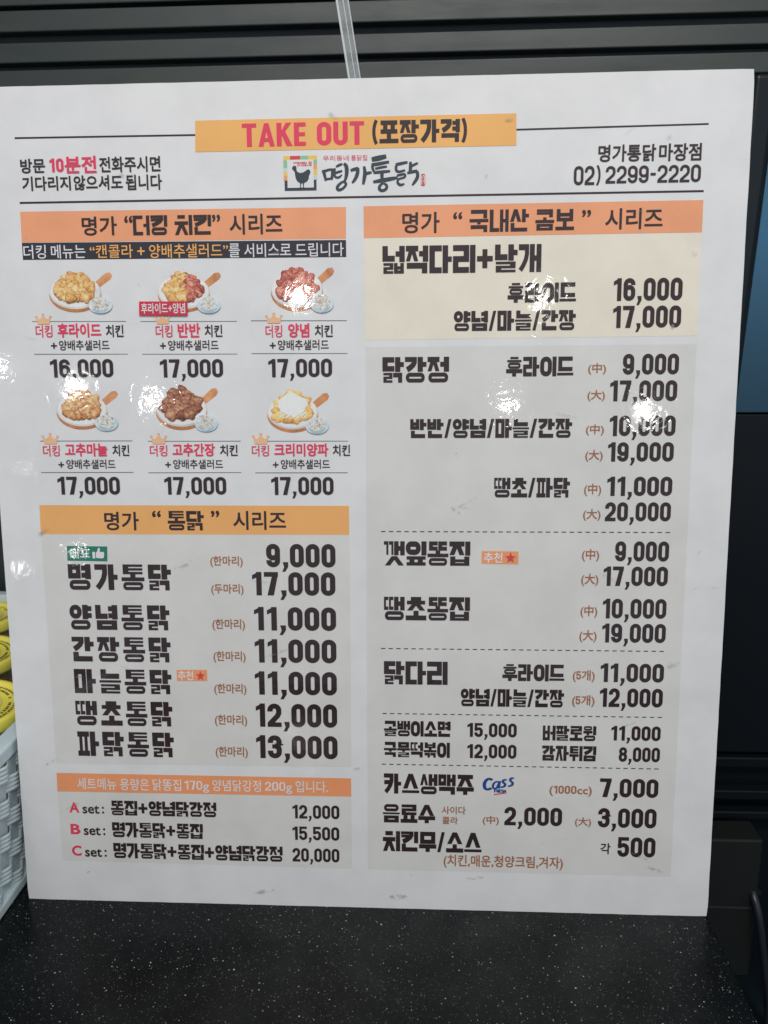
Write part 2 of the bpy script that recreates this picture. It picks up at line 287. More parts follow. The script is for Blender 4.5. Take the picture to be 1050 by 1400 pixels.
class NT:
    def __init__(s, name):
        s.m = bpy.data.materials.new(name); s.m.use_nodes = True
        s.t = s.m.node_tree; s.b = s.t.nodes['Principled BSDF']
    def n(s, typ, **kw):
        nd = s.t.nodes.new(typ)
        for k, v in kw.items():
            if k.startswith('i_'):
                key = k[2:]; key = int(key) if key.isdigit() else key.replace('_', ' ')
                nd.inputs[key].default_value = v
            else: setattr(nd, k, v)
        return nd
    def l(s, a, b): s.t.links.new(a, b)
    def set(s, **kw):
        for k, v in kw.items(): s.b.inputs[k.replace('_', ' ')].default_value = v
    def ramp(s, fac, stops):
        r = s.n('ShaderNodeValToRGB'); e = r.color_ramp.elements
        e[0].position, e[0].color = stops[0]; e[1].position, e[1].color = stops[-1]
        for p, c in stops[1:-1]:
            x = e.new(p); x.color = c
        s.l(fac, r.inputs[0]); return r.outputs[0]

def mesh_obj(name, verts, faces, mats, parent=None, mi=None, smooth=False):
    me = bpy.data.meshes.new(name); me.from_pydata(verts, [], faces); me.update()
    for m in (mats if isinstance(mats, (list, tuple)) else [mats]): me.materials.append(m)
    if mi: me.polygons.foreach_set('material_index', mi)
    if smooth: me.polygons.foreach_set('use_smooth', [True] * len(me.polygons))
    o = bpy.data.objects.new(name, me); COL.objects.link(o)
    if parent: o.parent = parent
    return o
def bm_obj(name, bm, mat, parent=None, smooth=False):
    me = bpy.data.meshes.new(name); bm.normal_update(); bm.to_mesh(me); bm.free()
    me.materials.append(mat)
    if smooth: me.polygons.foreach_set('use_smooth', [True] * len(me.polygons))
    o = bpy.data.objects.new(name, me); COL.objects.link(o)
    if parent: o.parent = parent
    return o
def box(bm, x0, y0, z0, x1, y1, z1, bev=0.0, seg=2):
    r = bmesh.ops.create_cube(bm, size=1.0)
    vs = r['verts']
    for v in vs:
        v.co = Vector(((x0 + x1) / 2 + v.co.x * (x1 - x0), (y0 + y1) / 2 + v.co.y * (y1 - y0), (z0 + z1) / 2 + v.co.z * (z1 - z0)))
    if bev:
        es = list({e for v in vs for e in v.link_edges})
        bmesh.ops.bevel(bm, geom=es, offset=bev, segments=seg, affect='EDGES', profile=0.5)
def tag(o, label=None, cat=None, group=None, kind=None):
    if label: o['label'] = label
    if cat: o['category'] = cat
    if group: o['group'] = group
    if kind: o['kind'] = kind
    return o
def empty(name, loc=(0, 0, 0)):
    o = bpy.data.objects.new(name, None); COL.objects.link(o); o.location = loc; o.empty_display_size = .05
    return o

# ------------------------------------------------------------ print materials: all under one wavy laminate film
def film(t):
    """clear laminate: a gloss coat over the print, with the wrinkles and bubbles of hand lamination"""
    tc = t.n('ShaderNodeTexCoord')
    n1 = t.n('ShaderNodeTexNoise', i_Scale=72.0, i_Detail=2.0, i_Roughness=0.42, i_Distortion=1.6); t.l(tc.outputs['Object'], n1.inputs['Vector'])
    n2 = t.n('ShaderNodeTexNoise', i_Scale=9.0, i_Detail=1.0); t.l(tc.outputs['Object'], n2.inputs['Vector'])
    n3 = t.n('ShaderNodeTexNoise', i_Scale=5.0, i_Detail=1.0); t.l(tc.outputs['Object'], n3.inputs['Vector'])
    pw = t.n('ShaderNodeMath', operation='POWER'); t.l(n3.outputs[0], pw.inputs[0]); pw.inputs[1].default_value = 1.5
    m1 = t.n('ShaderNodeMath', operation='MULTIPLY'); t.l(n1.outputs[0], m1.inputs[0]); t.l(pw.outputs[0], m1.inputs[1])
    m2 = t.n('ShaderNodeMath', operation='MULTIPLY'); t.l(n2.outputs[0], m2.inputs[0]); m2.inputs[1].default_value = 2.2
    ad = t.n('ShaderNodeMath', operation='ADD'); t.l(m1.outputs[0], ad.inputs[0]); t.l(m2.outputs[0], ad.inputs[1])
    bp = t.n('ShaderNodeBump', i_Strength=1.0, i_Distance=FILM_BUMP); t.l(ad.outputs[0], bp.inputs['Height'])
    t.l(bp.outputs[0], t.b.inputs['Coat Normal'])
    t.set(Roughness=0.55, Coat_Weight=1.0, Coat_Roughness=0.045, Coat_IOR=1.5, Specular_IOR_Level=0.3)
    return tc
FILM_BUMP = 0.00019
K = 1.28
def print_mat(name, rgb, speck=0.0):
    t = NT(name); tc = film(t)
    c = srgb(*rgb, k=K)
    # faint scuffs and print unevenness that belong to the sheet
    n = t.n('ShaderNodeTexNoise', i_Scale=22.0, i_Detail=5.0, i_Roughness=0.6); t.l(tc.outputs['Object'], n.inputs['Vector'])
    d = tuple(x * (1 - .07) for x in c[:3]) + (1,)
    t.l(t.ramp(n.outputs[0], [(0.36, d), (0.60, c)]), t.b.inputs['Base Color'])
    return t.m
PM = {
 'paper': print_mat('print_white', (206, 206, 207)),
 'ink': print_mat('print_black', (42, 28, 31)),
 'red': print_mat('print_red', (206, 52, 84)),
 'brown': print_mat('print_brown', (150, 97, 68)),
 'white': print_mat('print_knockout_white', (206, 206, 208)),
 'orange_text': print_mat('print_orange_lettering', (226, 160, 92)),
 'banner': print_mat('print_gold', (220, 164, 94)),
 'salmon': print_mat('print_salmon', (224, 148, 108)),
 'salmon2': print_mat('print_orange', (226, 142, 96)),
 'amber': print_mat('print_amber', (232, 160, 96)),
 'cream': print_mat('print_cream', (214, 207, 192)),
 'grey': print_mat('print_grey', (199, 198, 195)),
 'blackband': print_mat('print_black_strip', (38, 36, 46)),
 'green': print_mat('print_green', (24, 112, 92)),
 'greyline': print_mat('print_grey_line', (104, 104, 108)),
 'crimson': print_mat('print_crimson', (190, 38, 66)),
 'crown': print_mat('print_peach', (230, 172, 130)),
 'slate': print_mat('print_slate', (44, 54, 64)),
 'blue': print_mat('print_blue', (16, 64, 132)),
 'tile_red': print_mat('print_tile_red', (196, 60, 66)),
 'tile_green': print_mat('print_tile_green', (128, 178, 140)),
 'tile_yellow': print_mat('print_tile_yellow', (222, 180, 84)),
 'tile_blue': print_mat('print_tile_pale_blue', (176, 196, 208)),
 'tile_orange': print_mat('print_tile_orange', (216, 148, 92)),
}

# ------------------------------------------------------------ 2D shapes
def ccw(p):
    a = sum(p[i][0] * p[(i + 1) % len(p)][1] - p[(i + 1) % len(p)][0] * p[i][1] for i in range(len(p)))
    return p if a > 0 else p[::-1]
def union(polys, eps=1e-5):
    vs, fs = [], []
    for p in polys:
        p = ccw(list(p)); b = len(vs); vs += [Vector(q) for q in p]; fs.append(list(range(b, b + len(p))))
    r = delaunay_2d_cdt(vs, [], fs, 0, eps)
    boxes = [(min(vs[i].x for i in f), max(vs[i].x for i in f), min(vs[i].y for i in f), max(vs[i].y for i in f), [(vs[i].x, vs[i].y) for i in f]) for f in fs]
    def covered(x, y):
        for xa, xb, ya, yb, p in boxes:
            if xa <= x <= xb and ya <= y <= yb:
                c = False; j = len(p) - 1
                for i in range(len(p)):
                    if (p[i][1] > y) != (p[j][1] > y) and x < (p[j][0] - p[i][0]) * (y - p[i][1]) / (p[j][1] - p[i][1]) + p[i][0]: c = not c
                    j = i
                if c: return True
        return False
    tri = [f for f in r[2] if covered(sum(r[0][i].x for i in f) / len(f), sum(r[0][i].y for i in f) / len(f))]
    return [(v.x, v.y) for v in r[0]], [tuple(ccw([(r[0][i].x, r[0][i].y, i) for i in f])[k][2] for k in range(len(f))) for f in tri]
def hull(pts):
    pts = sorted(set((round(x, 6), round(y, 6)) for x, y in pts))
    def half(it):
        h = []
        for p in it:
            while len(h) > 1 and (h[-1][0] - h[-2][0]) * (p[1] - h[-2][1]) - (h[-1][1] - h[-2][1]) * (p[0] - h[-2][0]) <= 0: h.pop()
            h.append(p)
        return h[:-1]
    return half(pts) + half(pts[::-1])
def R4(x0, y0, x1, y1): return [(x0, y0), (x1, y0), (x1, y1), (x0, y1)]
def stroke(pts, t, closed=False, widths=None):
    """quads along a polyline with mitred joints"""
    P = [Vector(p) for p in pts]; n = len(P); L, Rr = [], []
    for i in range(n):
        a = P[(i - 1) % n] if (closed or i > 0) else None
        b = P[(i + 1) % n] if (closed or i < n - 1) else None
        d1 = (P[i] - a).normalized() if a is not None else (b - P[i]).normalized()
        d2 = (b - P[i]).normalized() if b is not None else d1
        nn = Vector((-(d1.y + d2.y), d1.x + d2.x))
        if nn.length < 1e-6: nn = Vector((-d1.y, d1.x))
        nn.normalize(); c = max(.5, nn.dot(Vector((-d1.y, d1.x))))
        h = (widths[i] if widths else t) / 2 / c
        L.append(P[i] + nn * h); Rr.append(P[i] - nn * h)
    out = []
    for i in range(n if closed else n - 1):
        j = (i + 1) % n
        out.append([tuple(Rr[i]), tuple(Rr[j]), tuple(L[j]), tuple(L[i])])
    return out
def arc(cx, cy, rx, ry, a0, a1, n=10):
    return [(cx + rx * math.cos(math.radians(a0 + (a1 - a0) * i / n)), cy + ry * math.sin(math.radians(a0 + (a1 - a0) * i / n))) for i in range(n + 1)]
def stadium(x0, y0, x1, y1, n=7, rr=1.0):
    r = min(x1 - x0, y1 - y0) / 2 * rr
    return (arc(x1 - r, y1 - r, r, r, 0, 90, n) + arc(x0 + r, y1 - r, r, r, 90, 180, n) +
            arc(x0 + r, y0 + r, r, r, 180, 270, n) + arc(x1 - r, y0 + r, r, r, 270, 360, n))
def dedup(p):
    o = [p[0]]
    for q in p[1:]:
        if abs(q[0] - o[-1][0]) + abs(q[1] - o[-1][1]) > 1e-5: o.append(q)
    if abs(o[0][0] - o[-1][0]) + abs(o[0][1] - o[-1][1]) < 1e-5: o.pop()
    return o

# ------------------------------------------------------------ heavy display lettering, composed from strokes
J = {  # jamo: (horizontal count, vertical count, strokes in the unit box)
 'ㄱ': (1.6, 1.7, [('h', 0, 1, 1), ('v', 1, 0, 1)]), 'ㄴ': (1.6, 1.7, [('v', 0, 0, 1), ('h', 0, 1, 0)]),
 'ㄷ': (2, 1.7, [('h', 0, 1, 1), ('v', 0, 0, 1), ('h', 0, 1, 0)]),
 'ㄹ': (3, 2, [('h', 0, 1, 1), ('v', 1, .5, 1), ('h', 0, 1, .5), ('v', 0, 0, .5), ('h', 0, 1, 0)]),
 'ㅁ': (2, 2, [('h', 0, 1, 1), ('v', 0, 0, 1), ('v', 1, 0, 1), ('h', 0, 1, 0)]),
 'ㅂ': (2.6, 2, [('v', 0, 0, 1), ('v', 1, 0, 1), ('h', 0, 1, .56), ('h', 0, 1, 0)]),
 'ㅅ': (1.7, 2, [('d', .5, 1, 0, 0), ('d', .5, 1, 1, 0)]),
 'ㅈ': (2.4, 2, [('h', 0, 1, 1), ('d', .5, .95, 0, 0), ('d', .5, .95, 1, 0)]),
 'ㅊ': (3, 2, [('h', .3, .7, 1), ('h', 0, 1, .62), ('d', .5, .6, 0, 0), ('d', .5, .6, 1, 0)]),
 'ㅋ': (2.6, 1.7, [('h', 0, 1, 1), ('v', 1, 0, 1), ('h', 0, 1, .5)]),
 'ㅌ': (3, 1.7, [('h', 0, 1, 1), ('v', 0, 0, 1), ('h', 0, 1, .5), ('h', 0, 1, 0)]),
 'ㅍ': (2.3, 2.9, [('h', 0, 1, 1), ('v', .2, 0, 1), ('v', .8, 0, 1), ('h', 0, 1, 0)]),
 'ㅇ': (2, 2, [('o', 0, 0, 1, 1)]),
 'ㅎ': (4, 2, [('h', .3, .7, 1), ('h', 0, 1, .68), ('o', .06, 0, .94, .52)]),
}
DBL = {'ㄲ': 'ㄱㄱ', 'ㄸ': 'ㄷㄷ', 'ㅃ': 'ㅂㅂ', 'ㅆ': 'ㅅㅅ', 'ㅉ': 'ㅈㅈ', 'ㄺ': 'ㄹㄱ', 'ㄼ': 'ㄹㅂ', 'ㄶ': 'ㄴㅎ'}
def jamo(j, x0, y0, x1, y1, t, curved=False):
    if j in DBL:
        g = .03; m = (x0 + x1) / 2
        return jamo(DBL[j][0], x0, y0, m - g / 2, y1, t * .84) + jamo(DBL[j][1], m + g / 2, y0, x1, y1, t * .84)
    nh, nv, pr = J[j]; g = .052
    th = min(t * .86, (y1 - y0 - (nh - 1) * g) / nh); tv = min(t, (x1 - x0 - (nv - 1) * .07) / nv, (x1 - x0) * (.36 if nv >= 2 else .45))
    if curved: th = min(th, (y1 - y0) * (.34 if j == 'ㄱ' else .25)); tv = min(tv, (x1 - x0) * .40)
    X = lambda u: x0 + tv / 2 + u * (x1 - x0 - tv)
    Y = lambda v: y0 + th / 2 + v * (y1 - y0 - th)
    out = []
    if j in 'ㄱㅋ' and curved:
        out.append(R4(x0, y1 - th, x1, y1))
        p = [(x1 - tv / 2, y1), (x1 - tv / 2, y1 - (y1 - y0) * .35)]
        e = (x0 + tv * .45, y0 + th * .32)
        p += [(x1 - tv / 2 - (x1 - tv / 2 - e[0]) * s ** 1.7, p[1][1] + (e[1] - p[1][1]) * s) for s in (.35, .7, 1)]
        out += stroke(p, tv)
        if j == 'ㅋ': out.append(R4(x0 + .02, y0 + (y1 - y0) * .46, x1 - tv / 2, y0 + (y1 - y0) * .46 + th))
        return out
    for s in pr:
        if s[0] == 'h': out.append(R4(X(s[1]) - tv / 2, Y(s[3]) - th / 2, X(s[2]) + tv / 2, Y(s[3]) + th / 2))
        elif s[0] == 'v': out.append(R4(X(s[1]) - tv / 2, Y(s[2]) - th / 2, X(s[1]) + tv / 2, Y(s[3]) + th / 2))
        elif s[0] == 'd':
            td = min(tv * 1.05, (x1 - x0) * .33); ya = y0 + s[2] * (y1 - y0); yb = y0 + s[4] * (y1 - y0)
            xa = x0 + td / 2 + s[1] * (x1 - x0 - td); xb = x0 + td / 2 + s[3] * (x1 - x0 - td)
            out.append([(xa - td / 2, ya), (xa + td / 2, ya), (xb + td / 2, yb), (xb - td / 2, yb)])
        else:
            a, b, c, d = x0 + s[1] * (x1 - x0), y0 + s[2] * (y1 - y0), x0 + s[3] * (x1 - x0), y0 + s[4] * (y1 - y0)
            tt = min(tv, (d - b) * .40, (c - a) * .36)
            out += stroke(dedup(stadium(a + tt / 2, b + tt / 2, c - tt / 2, d - tt / 2, 6, .92)), tt, True)
    return out
VV = {'ㅏ': .37, 'ㅑ': .37, 'ㅓ': .37, 'ㅕ': .37, 'ㅣ': .2, 'ㅐ': .46, 'ㅔ': .5}
CHO = 'ㄱㄲㄴㄷㄸㄹㅁㅂㅃㅅㅆㅇㅈㅉㅊㅋㅌㅍㅎ'
JUNG = 'ㅏㅐㅑㅒㅓㅔㅕㅖㅗㅘㅙㅚㅛㅜㅝㅞㅟㅠㅡㅢㅣ'
JONG = ' ㄱㄲㄳㄴㄵㄶㄷㄹㄺㄻㄼㄽㄾㄿㅀㅁㅂㅄㅅㅆㅇㅈㅊㅋㅌㅍㅎ'
def vvowel(v, x0, y0, x1, y1, t):
    tb = t * .78; m = (y0 + y1) / 2; out = []
    if v == 'ㅣ': return [R4(x1 - t, y0, x1, y1)]
    if v in 'ㅏㅑ':
        out.append(R4(x0, y0, x0 + t, y1))
        for c in ([m] if v == 'ㅏ' else [m - tb * .72, m + tb * .72]): out.append(R4(x0 + t * .5, c - tb / 2, x1, c + tb / 2))
    elif v in 'ㅓㅕ':
        out.append(R4(x1 - t, y0, x1, y1))
        for c in ([m] if v == 'ㅓ' else [m - tb * .72, m + tb * .72]): out.append(R4(x0, c - tb / 2, x1 - t * .5, c + tb / 2))
    elif v == 'ㅐ':
        t2 = t * .88; out += [R4(x0, y0, x0 + t2, y1), R4(x1 - t2, y0, x1, y1), R4(x0 + t2 * .5, m - tb / 2, x1 - t2 * .5, m + tb / 2)]
    elif v == 'ㅔ':
        t2 = t * .82; out += [R4(x1 - t2, y0, x1, y1), R4(x1 - 2.2 * t2, y0, x1 - 1.2 * t2, y1), R4(x0, m - tb / 2, x1 - 1.7 * t2, m + tb / 2)]
    return out
def hvowel(v, x0, y0, x1, y1, t):
    th = min(t * .85, (y1 - y0) * .62); out = []
    if v == 'ㅡ': return [R4(x0, (y0 + y1) / 2 - th / 2, x1, (y0 + y1) / 2 + th / 2)]
    m = (x0 + x1) / 2
    xs = [m] if v in 'ㅗㅜ' else [m - t * .85, m + t * .85]
    if v in 'ㅗㅛ':
        out.append(R4(x0, y0, x1, y0 + th)); out += [R4(x - t / 2, y0 + th / 2, x + t / 2, y1 + .03) for x in xs]
    else:
        out.append(R4(x0, y1 - th, x1, y1)); out += [R4(x - t / 2, y0, x + t / 2, y1 - th / 2) for x in xs]
    return out
def syllable(ch, t):
    n = ord(ch) - 0xAC00; c = CHO[n // 588]; v = JUNG[n % 588 // 28]; k = JONG[n % 28].strip()
    g = .035; out = []
    if v in VV:
        wv = VV[v] * (t / .2 * .5 + .5) if v != 'ㅣ' else t
        yb = 0 if not k else .44
        cw = 1 - wv - g
        tc_ = t if c not in DBL else t * .8
        out += jamo(c, 0, yb, cw, 1 if not k or c not in 'ㄱㄴㄷㅁㅂㄸㄹㅋ' else 1, tc_, c in 'ㄱㅋ')
        out += vvowel(v, 1 - wv, 0 if not k else yb - .02, 1, 1, t)
        if k: out += jamo(k, .04, 0, .96 if v not in 'ㅏㅑ' else .92, yb - g - .02, t)
    elif v in 'ㅗㅛㅜㅠㅡ':
        if k:
            ys = (.61, .35) if v != 'ㅡ' else (.60, .42)
            out += jamo(c, .07, ys[0] + .01, .93, 1, t); out += hvowel(v, 0, ys[1], 1, ys[0] - .02, t * .9)
            out += jamo(k, .06, 0, .94, ys[1] - g, t)
        else:
            ys = .40 if v != 'ㅡ' else .24
            out += jamo(c, .06, ys + (.0 if v in 'ㅜㅠ' else .02), .94, 1, t, False); out += hvowel(v, 0, 0, 1, ys - g * .6, t)
    else:  # ㅟ
        b = 0 if not k else .42; xx = 1 - t - .05
        out += jamo(c, .03, b + (1 - b) * .5, xx - .03, 1, t); out += hvowel('ㅜ', 0, b - (0 if not k else .02), xx, b + (1 - b) * .46, t * .85)
        out += [R4(1 - t, b - .02 if k else 0, 1, 1)]
        if k: out += jamo(k, .06, 0, .94, b - g - .01, t)
    return out
def latin(ch, t):
    """heavy condensed figures and capitals: (advance width, polygons)"""
    w = .56; a = t / 2; x0, x1, y0, y1 = a, w - a, a, 1 - a; m = w / 2; r = (x1 - x0) / 2
    S = lambda p: stroke(p, t)
    if ch in '0O': return w, stroke(dedup(stadium(x0, y0, x1, y1, 7)), t, True)
    if ch == '1': return .42, [R4(.40 - t, 0, .40, 1), [(.40 - t * .6, 1), (.03, .86), (.03, .68), (.40 - t * .6, .80)]]
    if ch == '2': return w, S([(x0, .66)] + arc(m, y1 - r, r, r, 180, 0, 9)[0:] + [(x1, .60), (x1 - .05, .48), (x0 + .02, .17), (x0 + .0, .02)]) + [R4(0, 0, w, t * .93)]
    if ch == '3': return w, S([(x0, .67)] + arc(m, y1 - r, r, r, 180, 0, 9) + [(x1, .64)] + arc(m + .02, .64, r - .02, .12, 0, -90, 5) ) + [R4(m - .1, .52 - t * .42, m + .06, .52 + t * .42)] + S(arc(m + .02, .40, r - .02, .12, 90, 0, 5) + arc(m, y0 + r, r, r, 0, -180, 9) + [(x0, .33)])
    if ch == '5': return w, [R4(0 + .02, 1 - t * .9, w - .02, 1), R4(.02, .44, t * .92, 1)] + S([(.02, .53)] + arc(m, .60 - r, r, r, 90, 0, 6) + arc(m, y0 + r, r, r, 0, -180, 9) + [(x0, .33)])
    if ch == '6': return w, stroke(dedup(stadium(x0, y0, x1, .60, 6)), t, True) + S([(x0, .35), (x0, y1 - r)] + arc(m, y1 - r, r, r, 180, 0, 9)[1:] + [(x1, .70)])
    if ch == '9':
        _, p = latin('6', t); return w, [[(w - q[0], 1 - q[1]) for q in s] for s in p]
    if ch == '7': return w * .98, [R4(0, 1 - t * .95, w - .01, 1), [(w - t * 1.1, .9), (w - .01, .9), (.30 + t * .35, 0), (.28 - t * .75, 0)], R4(w - t * 1.1, .86, w - .01, 1)]
    if ch == '8': return w, stroke(dedup(stadium(x0 + .01, .53, x1 - .01, y1, 6)), t * .95, True) + stroke(dedup(stadium(x0, y0, x1, .53, 6)), t, True)
    if ch == ',': return .25, [[(.03, t * 1.05), (.03 + t * 1.02, t * 1.05), (.03 + t * 1.02, .02), (.03 + t * .45, -.19), (.0, -.19), (.03 + t * .25, 0)]]
    if ch == '-': return .36, [R4(.03, .42, .33, .42 + t * .95)]
    if ch == '+': return .74, [R4(.02, .5 - t * .4, .72, .5 + t * .4), R4(.37 - t * .45, .16, .37 + t * .45, .84)]
    if ch == '/': return .44, [[(0, 0), (t * .75, 0), (.44, 1), (.44 - t * .75, 1)]]
    if ch == '(': return .30, stroke(arc(.44, .5, .36, .66, 128, 232, 8), t * .75)
    if ch == ')': return .30, stroke(arc(-.14, .5, .36, .66, 52, -52, 8), t * .75)
    if ch == ' ': return .28, []
    if ch == 'T': return .56, [R4(0, 1 - t * .9, .56, 1), R4(.28 - a, 0, .28 + a, 1)]
    if ch == 'A': return .64, [[(0, 0), (t, 0), (.32 + a * .7, 1), (.32 - a * .9, 1)], [(.64 - t, 0), (.64, 0), (.32 + a * .9, 1), (.32 - a * .7, 1)], R4(.14, .2, .50, .2 + t * .85)]
    if ch == 'K': return .60, [R4(0, 0, t, 1), [(t * .8, .36), (t * .8, .58), (.36, 1), (.36 + t * 1.15, 1)], [(.18, .52), (.32, .66), (.62, 0), (.62 - t * 1.2, 0)]]
    if ch == 'E': return .46, [R4(0, 0, t, 1), R4(0, 0, .46, t * .9), R4(0, 1 - t * .9, .46, 1), R4(0, .5 - t * .42, .43, .5 + t * .42)]
    if ch == 'U': return w, S([(x0, 1), (x0, y0 + r)] + arc(m, y0 + r, r, r, 180, 360, 9)[1:] + [(x1, 1)])
    raise KeyError(ch)
CACHE = {}
def glyph_H(ch, t):
    k = ('H', ch, t)
    if k not in CACHE:
        if ord(ch) >= 0xAC00: w, p = 1.0, syllable(ch, t)
        else: w, p = latin(ch, t)
        CACHE[k] = (w, union(p) if p else ([], []))
    return CACHE[k]

# ------------------------------------------------------------ gothic lettering: Blender's own built-in font, weighted by growing each outline
TC = bpy.data.curves.new('lettering', 'FONT'); TC.resolution_u = 3; TC.size = 1.0
TO = bpy.data.objects.new('lettering', TC); COL.objects.link(TO)
def dims(s):
    TC.body = s; bpy.context.view_layer.update(); return TO.dimensions.x
HH = None
def glyph_G(ch, w):
    global HH
    k = ('G', ch, w)
    if k in CACHE: return CACHE[k]
    if ch in '0123456789':
        a, (V, F) = glyph_H(ch, .13 + 2.2 * w)
        CACHE[k] = (a * .74 + .07, ([(x * .74 + .035, y * .74) for x, y in V], F)); return CACHE[k]
    if HH is None: HH = dims('HH')
    adv = dims('H' + ch + 'H') - HH
    TC.body = ch; bpy.context.view_layer.update()
    dg = bpy.context.evaluated_depsgraph_get(); ev = TO.evaluated_get(dg); me = ev.to_mesh()
    V = [(v.co.x, v.co.y) for v in me.vertices]; F = [tuple(p.vertices) for p in me.polygons]
    ev.to_mesh_clear()
    cnt = {}
    for f in F:
        for i in range(len(f)):
            e = tuple(sorted((f[i], f[(i + 1) % len(f)]))); cnt[e] = cnt.get(e, 0) + 1
    polys = [[V[i] for i in f] for f in F]
    octa = [(w * math.cos(a), w * math.sin(a)) for a in [math.radians(22.5 + 45 * i) for i in range(8)]]
    for (a, b), c in cnt.items():
        if c == 1: polys.append(hull([(V[a][0] + x, V[a][1] + y) for x, y in octa] + [(V[b][0] + x, V[b][1] + y) for x, y in octa]))
    if w < .004:
        CACHE[k] = (adv, (V, [tuple(f) for f in F])); return CACHE[k]
    CACHE[k] = (adv, union([p for p in polys if len(p) > 2]) if polys else ([], []))
    return CACHE[k]

# ------------------------------------------------------------ menu board
H_BOARD = 0.6866; LEAN = math.radians(5)
menu_board = empty('menu_board')
menu_board.rotation_euler = (-LEAN, 0, 0)
tag(menu_board, 'large laminated white take-out menu board with chicken dishes and prices standing on the counter', 'menu board')
def LZ(layer): return -0.00012 * layer            # print layers sit a fraction of a millimetre proud of each other
def P3(u, v, layer): return ((u / 1000 - .3), LZ(layer), v / 1000)

t = NT('foam_board_core'); t.set(Base_Color=(.55, .57, .6, 1), Roughness=.8); FOAM = t.m
bm = bmesh.new(); box(bm, -.3, .0006, .0, .3, .0055, H_BOARD, .0006)
bm_obj('foam_core', bm, FOAM, menu_board)

NAME_MAT = {}
for name, pts, mat, lay in QUADS:
    if name == 'white_sheet':
        # laminate-edged sheet, with a slight warp towards its rim
        nx, ny = 60, 70; vs = []; fs = []
        for j in range(ny + 1):
            for i in range(nx + 1):
                x_, z_ = -.3005 + .601 * i / nx, -.0003 + (H_BOARD + .0008) * j / ny
                if i in (0, nx): x_ += random.uniform(-.00012, .00012) + (.0007 if j in (0, ny) else 0) * (1 if i == 0 else -1)
                if j in (0, ny): z_ += random.uniform(0, .00018) * (1 if j == 0 else -1) + (.0003 if i in (0, nx) else 0) * (1 if j == 0 else -1)
                vs.append((x_, 0, z_))
        for j in range(ny):
            for i in range(nx):
                q = j * (nx + 1) + i; fs.append((q, q + 1, q + nx + 2, q + nx + 1))
        mesh_obj(name, vs, fs, PM[mat], menu_board)
        continue
    mesh_obj(name, [P3(u, v, lay) for u, v in pts], [(3, 2, 1, 0)], PM[mat], menu_board)

def flat(name, V, F, mat, layer, parent=menu_board):
    return mesh_obj(name, [P3(u, v, layer) for u, v in V], [tuple(f) for f in F], PM[mat] if isinstance(mat, str) else mat, parent)

for name, style, s, u0, u1, v0, v1, col, opt in TEXTS:
    VS, FS = [], []; x = 0.0; gap = opt.get('gap', .07)
    for i, ch in enumerate(s):
        if style == 'H':
            w, (V, F) = glyph_H(ch, opt.get('t', .2))
            if ord(ch) < 0x2000: gp = .075
            else: gp = gap
        else:
            w, (V, F) = glyph_G(ch, opt.get('w', .01)); gp = 0
        b = len(VS); VS += [(x + q[0], q[1]) for q in V]; FS += [tuple(b + k for k in f) for f in F]
        x += w + gp
    xs = [q[0] for q in VS]; ys = [q[1] for q in VS]
    xa, xb, ya, yb = min(xs), max(xs), min(ys), max(ys)
    if style == 'H' and not opt.get('full'): ya, yb = 0.0, 1.0
    V = [(u0 + (q[0] - xa) / (xb - xa) * (u1 - u0), v0 + (q[1] - ya) / (yb - ya) * (v1 - v0)) for q in VS]
    flat(name, V, FS, col, 4)
bpy.data.objects.remove(TO); bpy.data.curves.remove(TC)

def fitbox(V, bx):
    (u0, v0), (u1, v1) = bx
    return [(u0 + x * (u1 - u0), v0 + y * (v1 - v0)) for x, y in V]
# dashed rules
for k in range(4):
    (u0, v0), (u1, v1) = globals()['DASH_%d' % k]
    V, F = [], []; u = u0
    while u < u1:
        e = min(u + 3.6, u1); b = len(V); V += [(u, v0 - .35), (e, v0 - .35), (e, v0 + .35), (u, v0 + .35)]; F.append((b, b + 1, b + 2, b + 3)); u += 6.4
    flat('dashed_rule', V, F, 'ink', 4)
# crowns over the dish names
CR = [(.10, 0), (.90, 0), (1.0, .62), (.76, .40), (.56, .80), (.5, .88), (.44, .80), (.24, .40), (0, .62)]
for k in range(6):
    polys = [[(.10, 0), (.90, 0), (.98, .64), (.74, .42), (.5, .84), (.26, .42), (.02, .64)]]
    for cx, cy in ((.02, .70), (.5, .92), (.98, .70)): polys.append([(cx + .085 * math.cos(a * math.pi / 5), cy + .10 * math.sin(a * math.pi / 5)) for a in range(10)])
    V, F = union(polys)
    flat('crown_mark', fitbox(V, globals()['CROWN_%d' % k]), F, 'crown', 5)
flat('tag_band', TAG, [(3, 2, 1, 0)] if False else [(0, 1, 2, 3)][::-1], 'crimson', 13)
for o in [o for o in menu_board.children if o.name.startswith('tag_text')]: o.location.y = LZ(11)
# thumb and stars on the badges
V, F = union([R4(0, 0, .22, .62), [(.28, .05), (.86, 0), (.95, .10), (1.0, .50), (.94, .62), (.62, .62), (.66, .92), (.58, 1.0), (.50, .98), (.42, .70), (.28, .52)]])
flat('thumb_mark', fitbox(V, THUMB), F, 'white', 5)
for k in range(2):
    V = [(.5, .5)] + [(.5 + (.52 if a % 2 == 0 else .22) * math.sin(a * math.pi / 5), .47 + (.53 if a % 2 == 0 else .22) * math.cos(a * math.pi / 5)) for a in range(10)]
    flat('star_mark', fitbox(V, globals()['STAR_%d' % k]), [(0, 1 + (a + 1) % 10, 1 + a) for a in range(10)], 'tile_red', 5)

